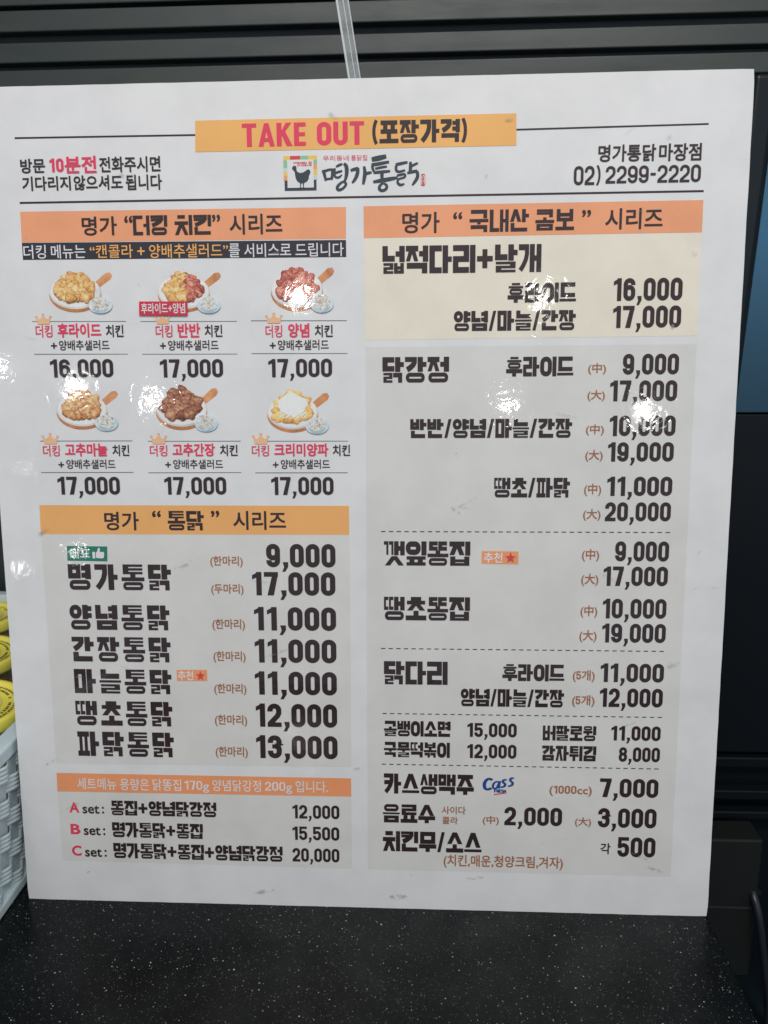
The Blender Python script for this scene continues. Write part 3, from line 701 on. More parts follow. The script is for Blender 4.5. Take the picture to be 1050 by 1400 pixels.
# rooster emblem
emblem = flat('emblem', fitbox(R4(0.02, 0.02, .98, .98), LOGO), [(0, 1, 2, 3)], 'slate', 2)
tiles = [('tile_yellow', 0, .88, .2, 1), ('tile_red', .2, .88, .5, 1), ('tile_green', .5, .88, .74, 1), ('tile_yellow', .74, .88, 1, 1), ('tile_green', 0, .66, .11, .88), ('tile_blue', 0, .56, .11, .66),
         ('tile_yellow', 0, .44, .11, .56), ('tile_orange', 0, .31, .11, .44), ('tile_green', .9, .76, 1, .88), ('tile_orange', .9, .62, 1, .76), ('tile_yellow', .9, .44, 1, .62), ('tile_blue', .9, .32, 1, .44)]
for m, a, b, c, d in tiles: flat('border_tile', fitbox(R4(a, b, c, d), LOGO), [(0, 1, 2, 3)], m, 3, emblem)
flat('emblem_field', fitbox(R4(.11, .10, .9, .89), LOGO), [(0, 1, 2, 3)], 'paper', 4, emblem)
RO = [(125, 122), (131, 114), (134, 108), (139, 113), (144, 108), (149, 115), (151, 126), (150, 136), (158, 148), (172, 153), (188, 150), (203, 140), (210, 134), (222, 133), (229, 146), (226, 160), (220, 170), (219, 186), (210, 203), (192, 213), (190, 236), (196, 241), (178, 241), (186, 236), (184, 214), (176, 215), (174, 236), (179, 241), (162, 241), (170, 236), (169, 213), (156, 204), (147, 190), (143, 170), (140, 148), (134, 138), (128, 134)]
V, F = union([[((x - 78) / 187, 1 - (y - 52) / 208) for x, y in RO]])
flat('rooster_mark', fitbox(V, LOGO), F, 'slate', 5, emblem)
def small_strokes(letters, bx, mat, name, t=.1, parent=menu_board, layer=5):
    P = []
    for pts in letters: P += stroke(pts, t)
    V, F = union(P); return flat(name, fitbox(V, bx), F, mat, layer, parent)
# small two-line lettering on the emblem: MYOUNGGA / CHICKEN
def mini(word, x0, x1, y0, y1):
    G = {'M': [[(0, 0), (0, 1), (.5, .3), (1, 1), (1, 0)]], 'Y': [[(0, 1), (.5, .5), (1, 1)], [(.5, .5), (.5, 0)]], 'O': [[(0, 0), (0, 1), (1, 1), (1, 0), (0, 0)]], 'U': [[(0, 1), (0, 0), (1, 0), (1, 1)]],
         'N': [[(0, 0), (0, 1), (1, 0), (1, 1)]], 'G': [[(1, 1), (0, 1), (0, 0), (1, 0), (1, .5), (.5, .5)]], 'A': [[(0, 0), (.5, 1), (1, 0)], [(.25, .4), (.75, .4)]], 'C': [[(1, 1), (0, 1), (0, 0), (1, 0)]],
         'H': [[(0, 0), (0, 1)], [(1, 0), (1, 1)], [(0, .5), (1, .5)]], 'I': [[(.5, 0), (.5, 1)]], 'K': [[(0, 0), (0, 1)], [(1, 1), (0, .5), (1, 0)]], 'E': [[(1, 1), (0, 1), (0, 0), (1, 0)], [(0, .5), (.8, .5)]],
         'F': [[(1, 1), (0, 1), (0, 0)], [(0, .5), (.8, .5)]], 'R': [[(0, 0), (0, 1), (1, 1), (1, .5), (0, .5)], [(.4, .5), (1, 0)]], 'S': [[(1, 1), (0, 1), (0, .5), (1, .5), (1, 0), (0, 0)]]}
    out = []; n = len(word); w = (x1 - x0) / n
    for i, ch in enumerate(word):
        for pl in G[ch]: out.append([(x0 + w * i + p[0] * w * .68, y0 + p[1] * (y1 - y0)) for p in pl])
    return out
small_strokes(mini('MYOUNGGA', .31, .72, .775, .82), LOGO, 'tile_red', 'emblem_text', .016, emblem, 5)
small_strokes(mini('CHICKEN', .42, .74, .71, .75), LOGO, 'tile_red', 'emblem_text', .016, emblem, 5)
small_strokes([[(.79, .72), (.83, .72), (.83, .82), (.77, .82), (.77, .72), (.79, .72)], [(.77, .77), (.83, .77)]], LOGO, 'tile_red', 'emblem_text', .025, emblem, 5)

# brush-written shop name
CB = lambda pts: [((x - 298) / 554, 1 - (y - 44) / 228) for x, y in pts]
def brush(segs):
    P = []
    asp = (CALLI[1][0] - CALLI[0][0]) / (CALLI[1][1] - CALLI[0][1])
    for pts, ws in segs:
        q = CB(pts); q = [(x * asp, y) for x, y in q]
        # smooth subdivision
        for _ in range(2):
            o = [q[0]]; wo = [ws[0]]
            for i in range(len(q) - 1):
                a, b = q[i], q[i + 1]; wa, wb = ws[i], ws[i + 1]
                o += [(a[0] * .75 + b[0] * .25, a[1] * .75 + b[1] * .25), (a[0] * .25 + b[0] * .75, a[1] * .25 + b[1] * .75)]; wo += [wa * .75 + wb * .25, wa * .25 + wb * .75]
            o.append(q[-1]); wo.append(ws[-1]); q, ws = o, wo
        P += stroke(q, 0, widths=[w / 228 for w in ws])
    V, F = union(P)
    return [(x / asp, y) for x, y in V], F
SEG = [
 ([(303, 130), (312, 160), (318, 196)], [20, 20, 14]), ([(308, 138), (340, 128), (358, 128)], [16, 15, 14]), ([(358, 122), (358, 160), (350, 190)], [20, 20, 16]), ([(314, 186), (340, 184), (356, 182)], [14, 14, 12]),
 ([(378, 112), (400, 100), (416, 96)], [12, 18, 10]), ([(372, 150), (396, 142), (414, 138)], [14, 16, 12]), ([(372, 120), (368, 150), (372, 176), (396, 178), (412, 160)], [12, 14, 14, 14, 8]), ([(424, 92), (440, 110), (440, 160), (428, 200)], [16, 26, 24, 14]),
 ([(430, 196), (398, 214), (380, 240), (392, 256), (420, 244), (440, 214), (420, 204)], [10, 16, 20, 18, 16, 16, 12]),
 ([(462, 136), (486, 128), (508, 124)], [16, 22, 18]), ([(504, 122), (502, 160), (484, 196), (470, 212)], [22, 24, 20, 10]), ([(540, 112), (546, 150), (540, 190), (534, 222)], [16, 24, 24, 14]), ([(544, 160), (566, 152), (584, 150)], [16, 20, 12]),
 ([(584, 72), (620, 66), (668, 54)], [26, 34, 24]), ([(584, 104), (620, 100), (684, 88)], [20, 22, 16]), ([(590, 100), (588, 126), (598, 146)], [18, 18, 14]), ([(604, 128), (640, 120), (672, 116)], [14, 16, 12]), ([(594, 152), (640, 148), (690, 144)], [16, 20, 14]),
 ([(644, 150), (642, 170), (644, 190)], [22, 22, 20]), ([(592, 208), (640, 200), (700, 190), (734, 184)], [16, 26, 24, 14]), ([(650, 214), (628, 232), (626, 254), (646, 264), (668, 252), (672, 230), (652, 216)], [12, 18, 20, 18, 18, 18, 12]),
 ([(722, 106), (750, 100), (790, 92)], [18, 20, 14]), ([(726, 108), (722, 136), (736, 152), (776, 140)], [16, 18, 16, 12]), ([(806, 90), (808, 120), (804, 146)], [16, 24, 18]), ([(812, 116), (836, 104), (850, 98)], [14, 16, 10]),
 ([(728, 172), (754, 166), (776, 162)], [12, 16, 12]), ([(776, 162), (776, 184), (736, 192), (730, 214), (748, 232), (772, 222)], [14, 14, 12, 16, 18, 10]), ([(788, 158), (820, 150), (846, 146)], [14, 20, 18]), ([(844, 146), (850, 180), (832, 212), (816, 232)], [18, 22, 20, 10]),
]
V, F = brush(SEG); flat('shop_name', fitbox(V, CALLI), F, 'slate', 3)
V, F = union(stroke(dedup(stadium(.05, .03, .95, .97, 3, .4)), .09, True)); seal = flat('seal_mark', fitbox(V, SEAL), F, 'tile_red', 3)
small_strokes([[(.3, .85), (.7, .72)], [(.5, .85), (.3, .62), (.7, .6)], [(.3, .45), (.7, .5)], [(.3, .3), (.7, .3), (.7, .15), (.3, .15), (.3, .3)]], SEAL, 'tile_red', 'seal_text', .09, seal, 4)

# beer emblem: slanted blue script with a small word under it
CS = [([(300, 70), (266, 44), (214, 70), (190, 130), (204, 190), (250, 200), (292, 176)], 36), ([(396, 92), (346, 86), (308, 136), (322, 188), (364, 180), (394, 112)], 24), ([(408, 80), (392, 130), (396, 180)], 30),
      ([(500, 62), (456, 60), (444, 92), (482, 116), (474, 152), (420, 166)], 28), ([(600, 36), (556, 36), (544, 70), (584, 96), (578, 134), (520, 150)], 28)]
P = []
for pts, w in CS:
    q = pts
    for _ in range(2):
        o = [q[0]]
        for i in range(len(q) - 1):
            a, b = q[i], q[i + 1]; o += [(a[0] * .75 + b[0] * .25, a[1] * .75 + b[1] * .25), (a[0] * .25 + b[0] * .75, a[1] * .25 + b[1] * .75)]
        o.append(q[-1]); q = o
    P += stroke([(x / 430 - .42, 1 - y / 260) for x, y in q], w / 330)
V, F = union(P); beer = flat('beer_emblem', fitbox(V, CASS), F, 'blue', 4)
small_strokes(mini('FRESH', .36, .74, .10, .24), CASS, 'blue', 'beer_text', .035, beer, 5)
small_strokes([[(.34, -.02), (.55, .03), (.74, .08)]], CASS, 'tile_red', 'beer_swash', .05, beer, 5)

# ---- printed dish photographs
def food_mat(name, stops, scale=330.0, sub=.85):
    t = NT(name); tc = film(t)
    n = t.n('ShaderNodeTexNoise', i_Scale=scale, i_Detail=4.0, i_Roughness=0.65, i_Distortion=.8); t.l(tc.outputs['Object'], n.inputs['Vector'])
    a = t.n('ShaderNodeVertexColor'); a.layer_name = 'tone'
    sp = t.n('ShaderNodeSeparateColor'); t.l(a.outputs[0], sp.inputs[0])
    m = t.n('ShaderNodeMath', operation='MULTIPLY_ADD'); t.l(n.outputs[0], m.inputs[0]); m.inputs[1].default_value = 1.5
    s = t.n('ShaderNodeMath', operation='SUBTRACT'); t.l(sp.outputs[0], s.inputs[0]); s.inputs[1].default_value = sub; t.l(s.outputs[0], m.inputs[2])
    t.l(t.ramp(m.outputs[0], [(p, srgb(*c, k=K)) for p, c in stops]), t.b.inputs['Base Color'])
    return t.m
FM = {
 'fried': food_mat('print_fried_chicken', [(.06, (128, 78, 38)), (.34, (184, 132, 74)), (.6, (212, 164, 100)), (.95, (234, 208, 156))], 420, .74),
 'sauce': food_mat('print_sauced_chicken', [(.06, (92, 34, 30)), (.34, (150, 70, 60)), (.6, (180, 98, 82)), (.95, (220, 160, 138))], 420, .74),
 'garlic': food_mat('print_garlic_chicken', [(.06, (112, 66, 38)), (.34, (170, 112, 68)), (.6, (200, 148, 98)), (.95, (230, 198, 152))], 420, .74),
 'soy': food_mat('print_soy_chicken', [(.06, (66, 34, 26)), (.34, (118, 70, 52)), (.6, (152, 98, 74)), (.95, (200, 152, 120))], 420, .74),
 'cream': food_mat('print_cream_chicken', [(.06, (150, 100, 50)), (.34, (204, 148, 78)), (.6, (224, 176, 104)), (.95, (238, 210, 150))], 420, .70),
 'sauce_white': food_mat('print_white_cream', [(.12, (186, 190, 186)), (.4, (214, 216, 212)), (.9, (226, 228, 228))], 220),
 'wood': food_mat('print_wood', [(.12, (150, 92, 56)), (.5, (190, 128, 84)), (.9, (216, 162, 112))], 60),
 'plate': food_mat('print_plate', [(.12, (186, 184, 182)), (.5, (208, 207, 205)), (.9, (220, 219, 218))], 40),
 'salad': food_mat('print_salad', [(.18, (110, 70, 54)), (.36, (176, 166, 154)), (.58, (206, 208, 204)), (.9, (222, 224, 222))], 520),
 'glass': food_mat('print_glass_bowl', [(.2, (150, 172, 184)), (.5, (182, 198, 206)), (.9, (208, 216, 220))], 120),
}
def toned(name, V, F, tone, mat, parent):
    o = mesh_obj(name, V, F, mat, parent)
    ca = o.data.color_attributes.new('tone', 'FLOAT_COLOR', 'POINT')
    for i, c in enumerate(tone): ca.data[i].color = (c, c, c, 1)
    return o
def ell(cx, cy, rx, ry, n=36): return [(cx + rx * math.cos(2 * math.pi * i / n), cy + ry * math.sin(2 * math.pi * i / n)) for i in range(n)]
DISH = {'fried': 'plate of golden fried chicken', 'half': 'plate half golden half red chicken', 'sauce': 'plate of red sauced chicken', 'garlic': 'plate of garlic chicken', 'soy': 'plate of dark brown glazed chicken', 'cream': 'plate of chicken under white cream'}
for kind, u0, v0, u1, v1 in PICS:
    W = u1 - u0; Hh = v1 - v0; rnd = random.Random(kind)
    def pt(x, y, lay): return P3(u0 + x * W, v0 + y * Hh, lay)
    cx, cy, rx, ry = .41, .53, .41, .40
    # wooden board with its handle
    def fan(name, poly, lay, mat, parent, tc_=.55, te=.45):
        n = len(poly); c = (sum(p[0] for p in poly) / n, sum(p[1] for p in poly) / n)
        V = [pt(c[0], c[1], lay)] + [pt(p[0], p[1], lay) for p in poly]
        return toned(name, V, [(0, 1 + i, 1 + (i + 1) % n) for i in range(n)], [tc_] + [te] * n, mat, parent)
    vs, tris = union([ell(cx, cy - .09, rx, ry), [(.70, .70), (.78, .60), (.97, .80), (1.0, .88), (.97, .96), (.90, .95)]])
    pic = toned('dish_photo', [pt(x, y, 1) for x, y in vs], tris, [.42 + .25 * y for x, y in vs], FM['wood'], menu_board)
    pic['label'] = DISH[kind]
    fan('plate_rim', ell(cx, cy - .02, rx * .99, ry * .98), 2, FM['plate'], pic, .5, .35)
    fan('plate', ell(cx, cy + .0, rx * .95, ry * .93), 3, FM['plate'], pic, .75, .75)
    # heap of pieces, back to front
    heaps = {'fried': [('fried', 0, 1)], 'half': [('fried', 0, .54), ('sauce', .54, 1)], 'sauce': [('sauce', 0, 1)], 'garlic': [('garlic', 0, 1)], 'soy': [('soy', 0, 1)], 'cream': [('cream', 0, 1)]}[kind]
    for hm, fa, fb in heaps:
        V, F, Tn = [], [], []
        pcs = []
        for row, (yy, half, cnt) in enumerate([(.93, .08, 3), (.85, .16, 5), (.76, .22, 7), (.66, .27, 8), (.56, .29, 9), (.47, .26, 8), (.40, .18, 6)]):
            for i in range(cnt):
                px = cx + half * (2 * (i + .5) / cnt - 1) + rnd.uniform(-.03, .03)
                pcs.append((px, yy + rnd.uniform(-.03, .03) - .02, rnd.uniform(.04, .085)))
        pcs.sort(key=lambda p: -p[1])
        for k, (px, py, pr) in enumerate(pcs):
            if not (cx - rx + 2 * rx * fa <= px <= cx - rx + 2 * rx * fb): continue
            n = 14; ph = rnd.uniform(0, 6.28); st = rnd.uniform(1.0, 1.5); b = len(V); lay = 3.3 + k * .12
            br = rnd.uniform(-.2, .16)
            V.append(pt(px - .01, py + .02, lay)); Tn.append(.72 + br)
            for ring, (rs, tn) in enumerate(((.55, .60), (1.0, .34))):
                for i in range(n):
                    a = 2 * math.pi * i / n; q = pr * rs * (1 + .16 * math.sin(3 * a + ph) + rnd.uniform(-.1, .1))
                    ex, ey = q * st * math.cos(a), q * 1.25 * math.sin(a)
                    c, s = math.cos(ph), math.sin(ph)
                    V.append(pt(px + (ex * c - ey * s) * .9, py + (ex * s + ey * c) * 1.2, lay)); Tn.append(tn + br + (.16 * math.sin(a + ph)))
            for i in range(n):
                j = (i + 1) % n
                F += [(b, b + 1 + i, b + 1 + j), (b + 1 + i, b + 1 + n + i, b + 1 + n + j, b + 1 + j)]
        toned('chicken_heap', V, F, Tn, FM[hm], pic)
    if kind == 'cream':
        V, F, Tn = [], [], []
        blob = [(cx + .0 + (.235 + .02 * math.sin(5 * a) + rnd.uniform(-.02, .02)) * math.cos(a), .70 + (.25 + .03 * math.sin(4 * a + 1)) * math.sin(a)) for a in [2 * math.pi * i / 30 for i in range(30)]]
        fan('cream_topping', blob, 9.5, FM['sauce_white'], pic, .8, .6)
        sq = []
        for i in range(4):
            sq += stroke([(cx - .2 + .42 * s / 14 , .50 - .05 * i * .6 + .035 * math.sin(s * 1.9 + i * 2)) for s in range(15)], .016)
        V, F = union(sq); toned('cream_drizzle', [pt(x, y, 10) for x, y in V], F, [.8] * len(V), FM['sauce_white'], pic)
    # glass bowl of cabbage salad
    b = fan('salad_bowl', ell(.80, .20, .185, .19), 11, FM['glass'], pic, .55, .75)
    fan('salad_bowl_base', [(.66, .12), (.74, .03), (.80, .01), (.87, .03), (.94, .12)], 11.4, FM['glass'], pic, .5, .3)
    bl = [(.795 + (.135 + rnd.uniform(-.02, .02)) * math.cos(a), .235 + (.15 + rnd.uniform(-.02, .03)) * math.sin(a)) for a in [2 * math.pi * i / 22 for i in range(22)]]
    fan('salad', bl, 12, FM['salad'], pic, .52, .62)

# scuffs, finger marks and grime rubbed into the laminate; one crease drawn in grey
t = NT('scuff_grime'); film(t); t.set(Base_Color=(.36, .35, .35, 1)); 
tc = t.n('ShaderNodeTexCoord'); n = t.n('ShaderNodeTexNoise', i_Scale=240.0, i_Detail=3.0); t.l(tc.outputs['Object'], n.inputs['Vector'])
rp = t.ramp(n.outputs[0], [(.42, (0, 0, 0, 1)), (.72, (.55, .55, .55, 1))]); t.l(rp, t.b.inputs['Alpha'])
SCUFF = t.m
def scuff(u, v, w, h, ang):
    rnd = random.Random(u * 7 + v); n = 12; pts = []
    for i in range(n):
        a = 2 * math.pi * i / n; q = 1 + rnd.uniform(-.3, .3); x, y = w * q * math.cos(a), h * q * math.sin(a)
        pts.append((u + x * math.cos(ang) - y * math.sin(ang), v + x * math.sin(ang) + y * math.cos(ang)))
    return pts
rs = random.Random(3); VS, FS = [], []
SC_AT = [(0.555*600,  12, 8, 2.2, .1), (215, 14, 9, 2, .1), (330, 11, 5, 1.5, -.2), (562, 555, 2.6, 2.2, 0), (548, 500, 1.4, 1.4, 0), (35, 335, 7, 1.2, .5), (560, 226, 6, 3, .3), (541, 55, 8, 1.2, -.4), (555, 43, 7, 1.2, -.3), (400, 32, 7, 1.6, .1),
         (150, 306, 10, 1, .3), (298, 130, 3, 1.5, .2), (285, 660, 6, 1.2, -.5), (420, 655, 4, 1, .2), (540, 640, 2, 2, 0), (120, 620, 6, 1.4, .2), (230, 232, 12, 1, .35), (380, 355, 5, 1.2, -.6), (505, 300, 8, .9, -.5), (60, 210, 4, 1.4, .2), (530, 420, 9, 1, -.4),
         (45, 90, 12, .8, .5), (30, 132, 9, .9, .6), (470, 90, 6, 1.2, .1), (330, 70, 5, 1, .2), (240, 560, 5, 1, 0.4)]
SC_AT += [(582, 291, 15, .45, .07)] + [(rs.uniform(20, 580), rs.uniform(20, 660), rs.uniform(.5, 1.3), rs.uniform(.4, .9), rs.uniform(0, 3)) for _ in range(34)] + [(rs.uniform(30, 570), rs.uniform(40, 650), rs.uniform(6, 16), .28, rs.uniform(-.6, .6)) for _ in range(12)]
for s in SC_AT:
    p = scuff(*s)
    mesh_obj('scuff_mark', [P3(u, v, 14.5) for u, v in p], [tuple(range(len(p)))[::-1]], SCUFF, menu_board)

# ------------------------------------------------------------ counter
t = NT('black_speckled_stone')
tc = t.n('ShaderNodeTexCoord')
def specks(scale, lo, hi, seed):
    mp = t.n('ShaderNodeMapping'); mp.inputs['Location'].default_value = (seed, seed * 2, seed * 3); t.l(tc.outputs['Object'], mp.inputs[0])
    v = t.n('ShaderNodeTexVoronoi', i_Scale=scale); v.feature = 'F1'; v.inputs['Randomness'].default_value = 1.0; t.l(mp.outputs[0], v.inputs['Vector'])
    sp = t.n('ShaderNodeSeparateColor'); t.l(v.outputs['Color'], sp.inputs[0])
    # speck radius varies by cell; most cells hold none
    mr = t.n('ShaderNodeMapRange'); t.l(sp.outputs[0], mr.inputs[0]); mr.inputs[1].default_value = lo; mr.inputs[2].default_value = 1.0; mr.inputs[3].default_value = 0.0; mr.inputs[4].default_value = hi
    lt = t.n('ShaderNodeMath', operation='LESS_THAN'); t.l(v.outputs['Distance'], lt.inputs[0]); t.l(mr.outputs[0], lt.inputs[1])
    ml = t.n('ShaderNodeMath', operation='MULTIPLY'); t.l(lt.outputs[0], ml.inputs[0]); t.l(sp.outputs[1], ml.inputs[1])
    return ml.outputs[0]
a, b, c = specks(430, .66, .22, 1.3), specks(260, .88, .19, 4.1), specks(820, .45, .30, 7.7)
mx = t.n('ShaderNodeMath', operation='MAXIMUM'); t.l(a, mx.inputs[0]); t.l(b, mx.inputs[1])
c2 = t.n('ShaderNodeMath', operation='MULTIPLY'); t.l(c, c2.inputs[0]); c2.inputs[1].default_value = .35
mx2 = t.n('ShaderNodeMath', operation='MAXIMUM'); t.l(mx.outputs[0], mx2.inputs[0]); t.l(c2.outputs[0], mx2.inputs[1])
n = t.n('ShaderNodeTexNoise', i_Scale=14.0, i_Detail=6.0); t.l(tc.outputs['Object'], n.inputs['Vector'])
base = t.ramp(n.outputs[0], [(.3, (.002, .0028, .0035, 1)), (.72, (.009, .0112, .0118, 1))])
mixn = t.n('ShaderNodeMix'); mixn.data_type = 'RGBA'; t.l(mx2.outputs[0], mixn.inputs[0]); t.l(base, mixn.inputs[6]); mixn.inputs[7].default_value = (.62, .63, .64, 1)
t.l(mixn.outputs[2], t.b.inputs['Base Color'])
n2 = t.n('ShaderNodeTexNoise', i_Scale=18.0, i_Detail=5.0, i_Roughness=.7); t.l(tc.outputs['Object'], n2.inputs['Vector'])
mr = t.n('ShaderNodeMapRange'); t.l(n2.outputs[0], mr.inputs[0]); mr.inputs[1].default_value = .3; mr.inputs[2].default_value = .7; mr.inputs[3].default_value = .10; mr.inputs[4].default_value = .46
t.l(mr.outputs[0], t.b.inputs['Roughness']); t.set(Specular_IOR_Level=.14)
bm = bmesh.new(); box(bm, -.95, -.55, -.04, .3015, .42, -.0004, .003, 3)
counter = bm_obj('counter_top', bm, t.m); tag(counter, kind='structure')
t = NT('dark_counter_base'); t.set(Base_Color=(.012, .014, .017, 1), Roughness=.6)
bm = bmesh.new(); box(bm, -.94, -.53, -.9, .285, .41, -.041, .004)
cb = bm_obj('counter_base', bm, t.m); tag(cb, kind='structure')
t = NT('dark_floor'); tc = t.n('ShaderNodeTexCoord'); n = t.n('ShaderNodeTexNoise', i_Scale=9.0); t.l(tc.outputs['Object'], n.inputs['Vector'])
t.l(t.ramp(n.outputs[0], [(.3, (.010, .011, .013, 1)), (.7, (.018, .019, .021, 1))]), t.b.inputs['Base Color']); t.set(Roughness=.5)
fl = mesh_obj('floor', [(-4, -4, -.9), (4, -4, -.9), (4, 4, -.9), (-4, 4, -.9)], [(0, 1, 2, 3)], t.m); tag(fl, kind='structure')

# ------------------------------------------------------------ slatted metal panel behind the top of the board
t = NT('satin_dark_metal')
tc = t.n('ShaderNodeTexCoord'); mp = t.n('ShaderNodeMapping'); mp.inputs['Scale'].default_value = (1, 1, 1); t.l(tc.outputs['Object'], mp.inputs[0])
n = t.n('ShaderNodeTexNoise', i_Scale=900.0, i_Detail=2.0); t.l(mp.outputs[0], n.inputs['Vector'])
bp = t.n('ShaderNodeBump', i_Strength=.25, i_Distance=.0004); t.l(n.outputs[0], bp.inputs['Height']); t.l(bp.outputs[0], t.b.inputs['Normal'])
mp3 = t.n('ShaderNodeMapping'); mp3.inputs['Scale'].default_value = (6, 6, 40); t.l(tc.outputs['Object'], mp3.inputs[0])
n3 = t.n('ShaderNodeTexNoise', i_Scale=1.0, i_Detail=5.0, i_Roughness=.7); t.l(mp3.outputs[0], n3.inputs['Vector'])
mr3 = t.n('ShaderNodeMapRange'); t.l(n3.outputs[0], mr3.inputs[0]); mr3.inputs[1].default_value = .3; mr3.inputs[2].default_value = .7; mr3.inputs[3].default_value = .30; mr3.inputs[4].default_value = .56
t.l(mr3.outputs[0], t.b.inputs['Roughness'])
n2 = t.n('ShaderNodeTexNoise', i_Scale=5.0, i_Detail=5.0); t.l(tc.outputs['Object'], n2.inputs['Vector'])
t.l(t.ramp(n2.outputs[0], [(.3, (.023, .033, .034, 1)), (.7, (.035, .043, .038, 1))]), t.b.inputs['Base Color'])
t.set(Metallic=.15, Specular_IOR_Level=.55); SLAT = t.m
t = NT('dark_groove'); t.set(Base_Color=(.026, .036, .044, 1), Roughness=.6); GROOVE = t.m
slat_wall = empty('slatted_panel', (0, .3, .7459))
tag(slat_wall, 'dark grey slatted metal panel behind the top edge of the menu board', 'wall panel')
for z0, z1 in ((.7459, .7655), (.7723, .7916), (.8017, .8220), (.8262, .846), (.856, .876)):
    bm = bmesh.new(); box(bm, -1.6, -.0, z0 - .7459, 1.6, .02, z1 - .7459, .0014, 3)
    bm_obj('slat', bm, SLAT, slat_wall)
bm = bmesh.new(); box(bm, -1.6, .0145, .001, 1.6, .0305, .14); bm_obj('backing_sheet', bm, GROOVE, slat_wall)
bm = bmesh.new(); box(bm, -1.6, .006, .0668, 1.6, .0146, .0682, .0006); bm_obj('trim_strip', bm, SLAT, slat_wall)

# recess wall below it
t = NT('dark_recess_paint'); tc = t.n('ShaderNodeTexCoord'); n = t.n('ShaderNodeTexNoise', i_Scale=4.0, i_Detail=4.0); t.l(tc.outputs['Object'], n.inputs['Vector'])
t.l(t.ramp(n.outputs[0], [(.3, (.020, .027, .030, 1)), (.7, (.030, .038, .040, 1))]), t.b.inputs['Base Color']); t.set(Roughness=.45)
rec = empty('recess_panel', (0, .44, -.9)); tag(rec, 'dark plain recessed wall panel between the slatted panel and the counter', 'wall panel')
bm = bmesh.new(); box(bm, -1.6, 0, 0, 1.6, .02, 1.76); bm_obj('panel_sheet', bm, t.m, rec)
bm = bmesh.new(); box(bm, -1.6, -.02, 1.17, .30, .0, 1.182, .002); bm_obj('ledge', bm, SLAT, rec)

# ------------------------------------------------------------ acrylic bar rising behind the board
t = NT('clear_acrylic'); t.set(Base_Color=(.90, .95, .96, 1), Roughness=.08, Transmission_Weight=.80, IOR=1.49); ACR = t.m
t = NT('frosted_acrylic_edge'); t.set(Base_Color=(.80, .84, .86, 1), Roughness=.3, Transmission_Weight=.35, IOR=1.49); ACE = t.m
bar = empty('acrylic_bar', (-.0005, .1, .66)); tag(bar, 'narrow clear acrylic bar rising behind the top of the menu board', 'acrylic bar')
def slab(xa, xb, ya, yb, z0, z1, lean):
    V = []
    for z in (z0, z1):
        for x, y in ((xa, ya), (xb, ya), (xb, yb), (xa, yb)): V.append((x + lean * (z - z0), y, z))
    return V, [(0, 3, 2, 1), (4, 5, 6, 7), (0, 1, 5, 4), (1, 2, 6, 5), (2, 3, 7, 6), (3, 0, 4, 7)]
LN = -.155
for nm, xa, xb, ya, yb, m in (('clear_core', -.0030, .0046, 0, .006, ACR), ('edge_strip', -.0047, -.00305, -.0004, .0064, ACE), ('edge_strip', .00465, .0055, -.0004, .0064, ACE), ('centre_rib', .0008, .0014, -.0008, -.0001, ACE)):
    V, F = slab(xa + .0035, xb + .0035, ya, yb, 0, .28, LN); mesh_obj(nm, V, F, m, bar)
V, F = slab(.0005, .009, .0065, .010, -.66, 0, 0.0); mesh_obj('lower_rod', V, F, ACR, bar)

# ------------------------------------------------------------ cabinet at the right
t = NT('steel_with_blue_reflection'); tc = t.n('ShaderNodeTexCoord'); n = t.n('ShaderNodeTexNoise', i_Scale=500.0, i_Detail=2.0); t.l(tc.outputs['Object'], n.inputs['Vector'])
bp = t.n('ShaderNodeBump', i_Strength=.2, i_Distance=.0004); t.l(n.outputs[0], bp.inputs['Height']); t.l(bp.outputs[0], t.b.inputs['Normal'])
t.set(Base_Color=(.06, .125, .18, 1), Metallic=.9, Roughness=.30); STEEL = t.m  # blue of the door's reflection is put into the base colour
t = NT('black_steel'); t.set(Base_Color=(.005, .008, .011, 1), Roughness=.34, Specular_IOR_Level=.26); BLK = t.m
t = NT('olive_black_plastic'); t.set(Base_Color=(.006, .008, .0075, 1), Roughness=.6); OLV = t.m
cab = empty('steel_cabinet', (.404, .30, -.9)); tag(cab, 'dark steel cabinet, blue reflection put into its door colour, with a rounded corner post right of the menu board', 'cabinet')
def prism(name, quad, y0, y1, mat, parent, bev=0, off=(.404, .30, -.9)):
    bm = bmesh.new(); a = [bm.verts.new((x - off[0], y0 - off[1], z - off[2])) for x, z in quad]; b = [bm.verts.new((x - off[0], y1 - off[1], z - off[2])) for x, z in quad]
    bm.faces.new(a); bm.faces.new(b[::-1])
    for i in range(4): j = (i + 1) % 4; bm.faces.new((a[j], a[i], b[i], b[j]))
    bmesh.ops.recalc_face_normals(bm, faces=bm.faces)
    if bev: bmesh.ops.bevel(bm, geom=list(bm.edges), offset=bev, segments=4, affect='EDGES', profile=.5)
    return bm_obj(name, bm, mat, parent, False)
prism('door', [(.3985, .402), (1.0, .402), (1.0, .742), (.4125, .742)], .300, .318, STEEL, cab, .0015)
prism('lower_door', [(.36, -.012), (1.0, -.012), (1.0, .4005), (.36, .4005)], .300, .318, BLK, cab, .001)  # black panel set to start where the door's blue reflection ends
prism('corner_post', [(.3565, -.0), (.3765, -.0), (.4075, .742), (.3835, .742)], .284, .2995, BLK, cab, .005)
for z0, z1 in ((-.0305, -.0175), (-.0745, -.0625), (-.1015, -.0915)): prism('trim_rail', [(.34, z0), (1.0, z0), (1.0, z1), (.34, z1)], .296, .312, BLK, cab, .0015)
prism('lower_case', [(.34, -.89), (1.0, -.89), (1.0, -.013), (.34, -.013)], .3185, .344, BLK, cab)
t = NT('dull_dark_plastic'); 
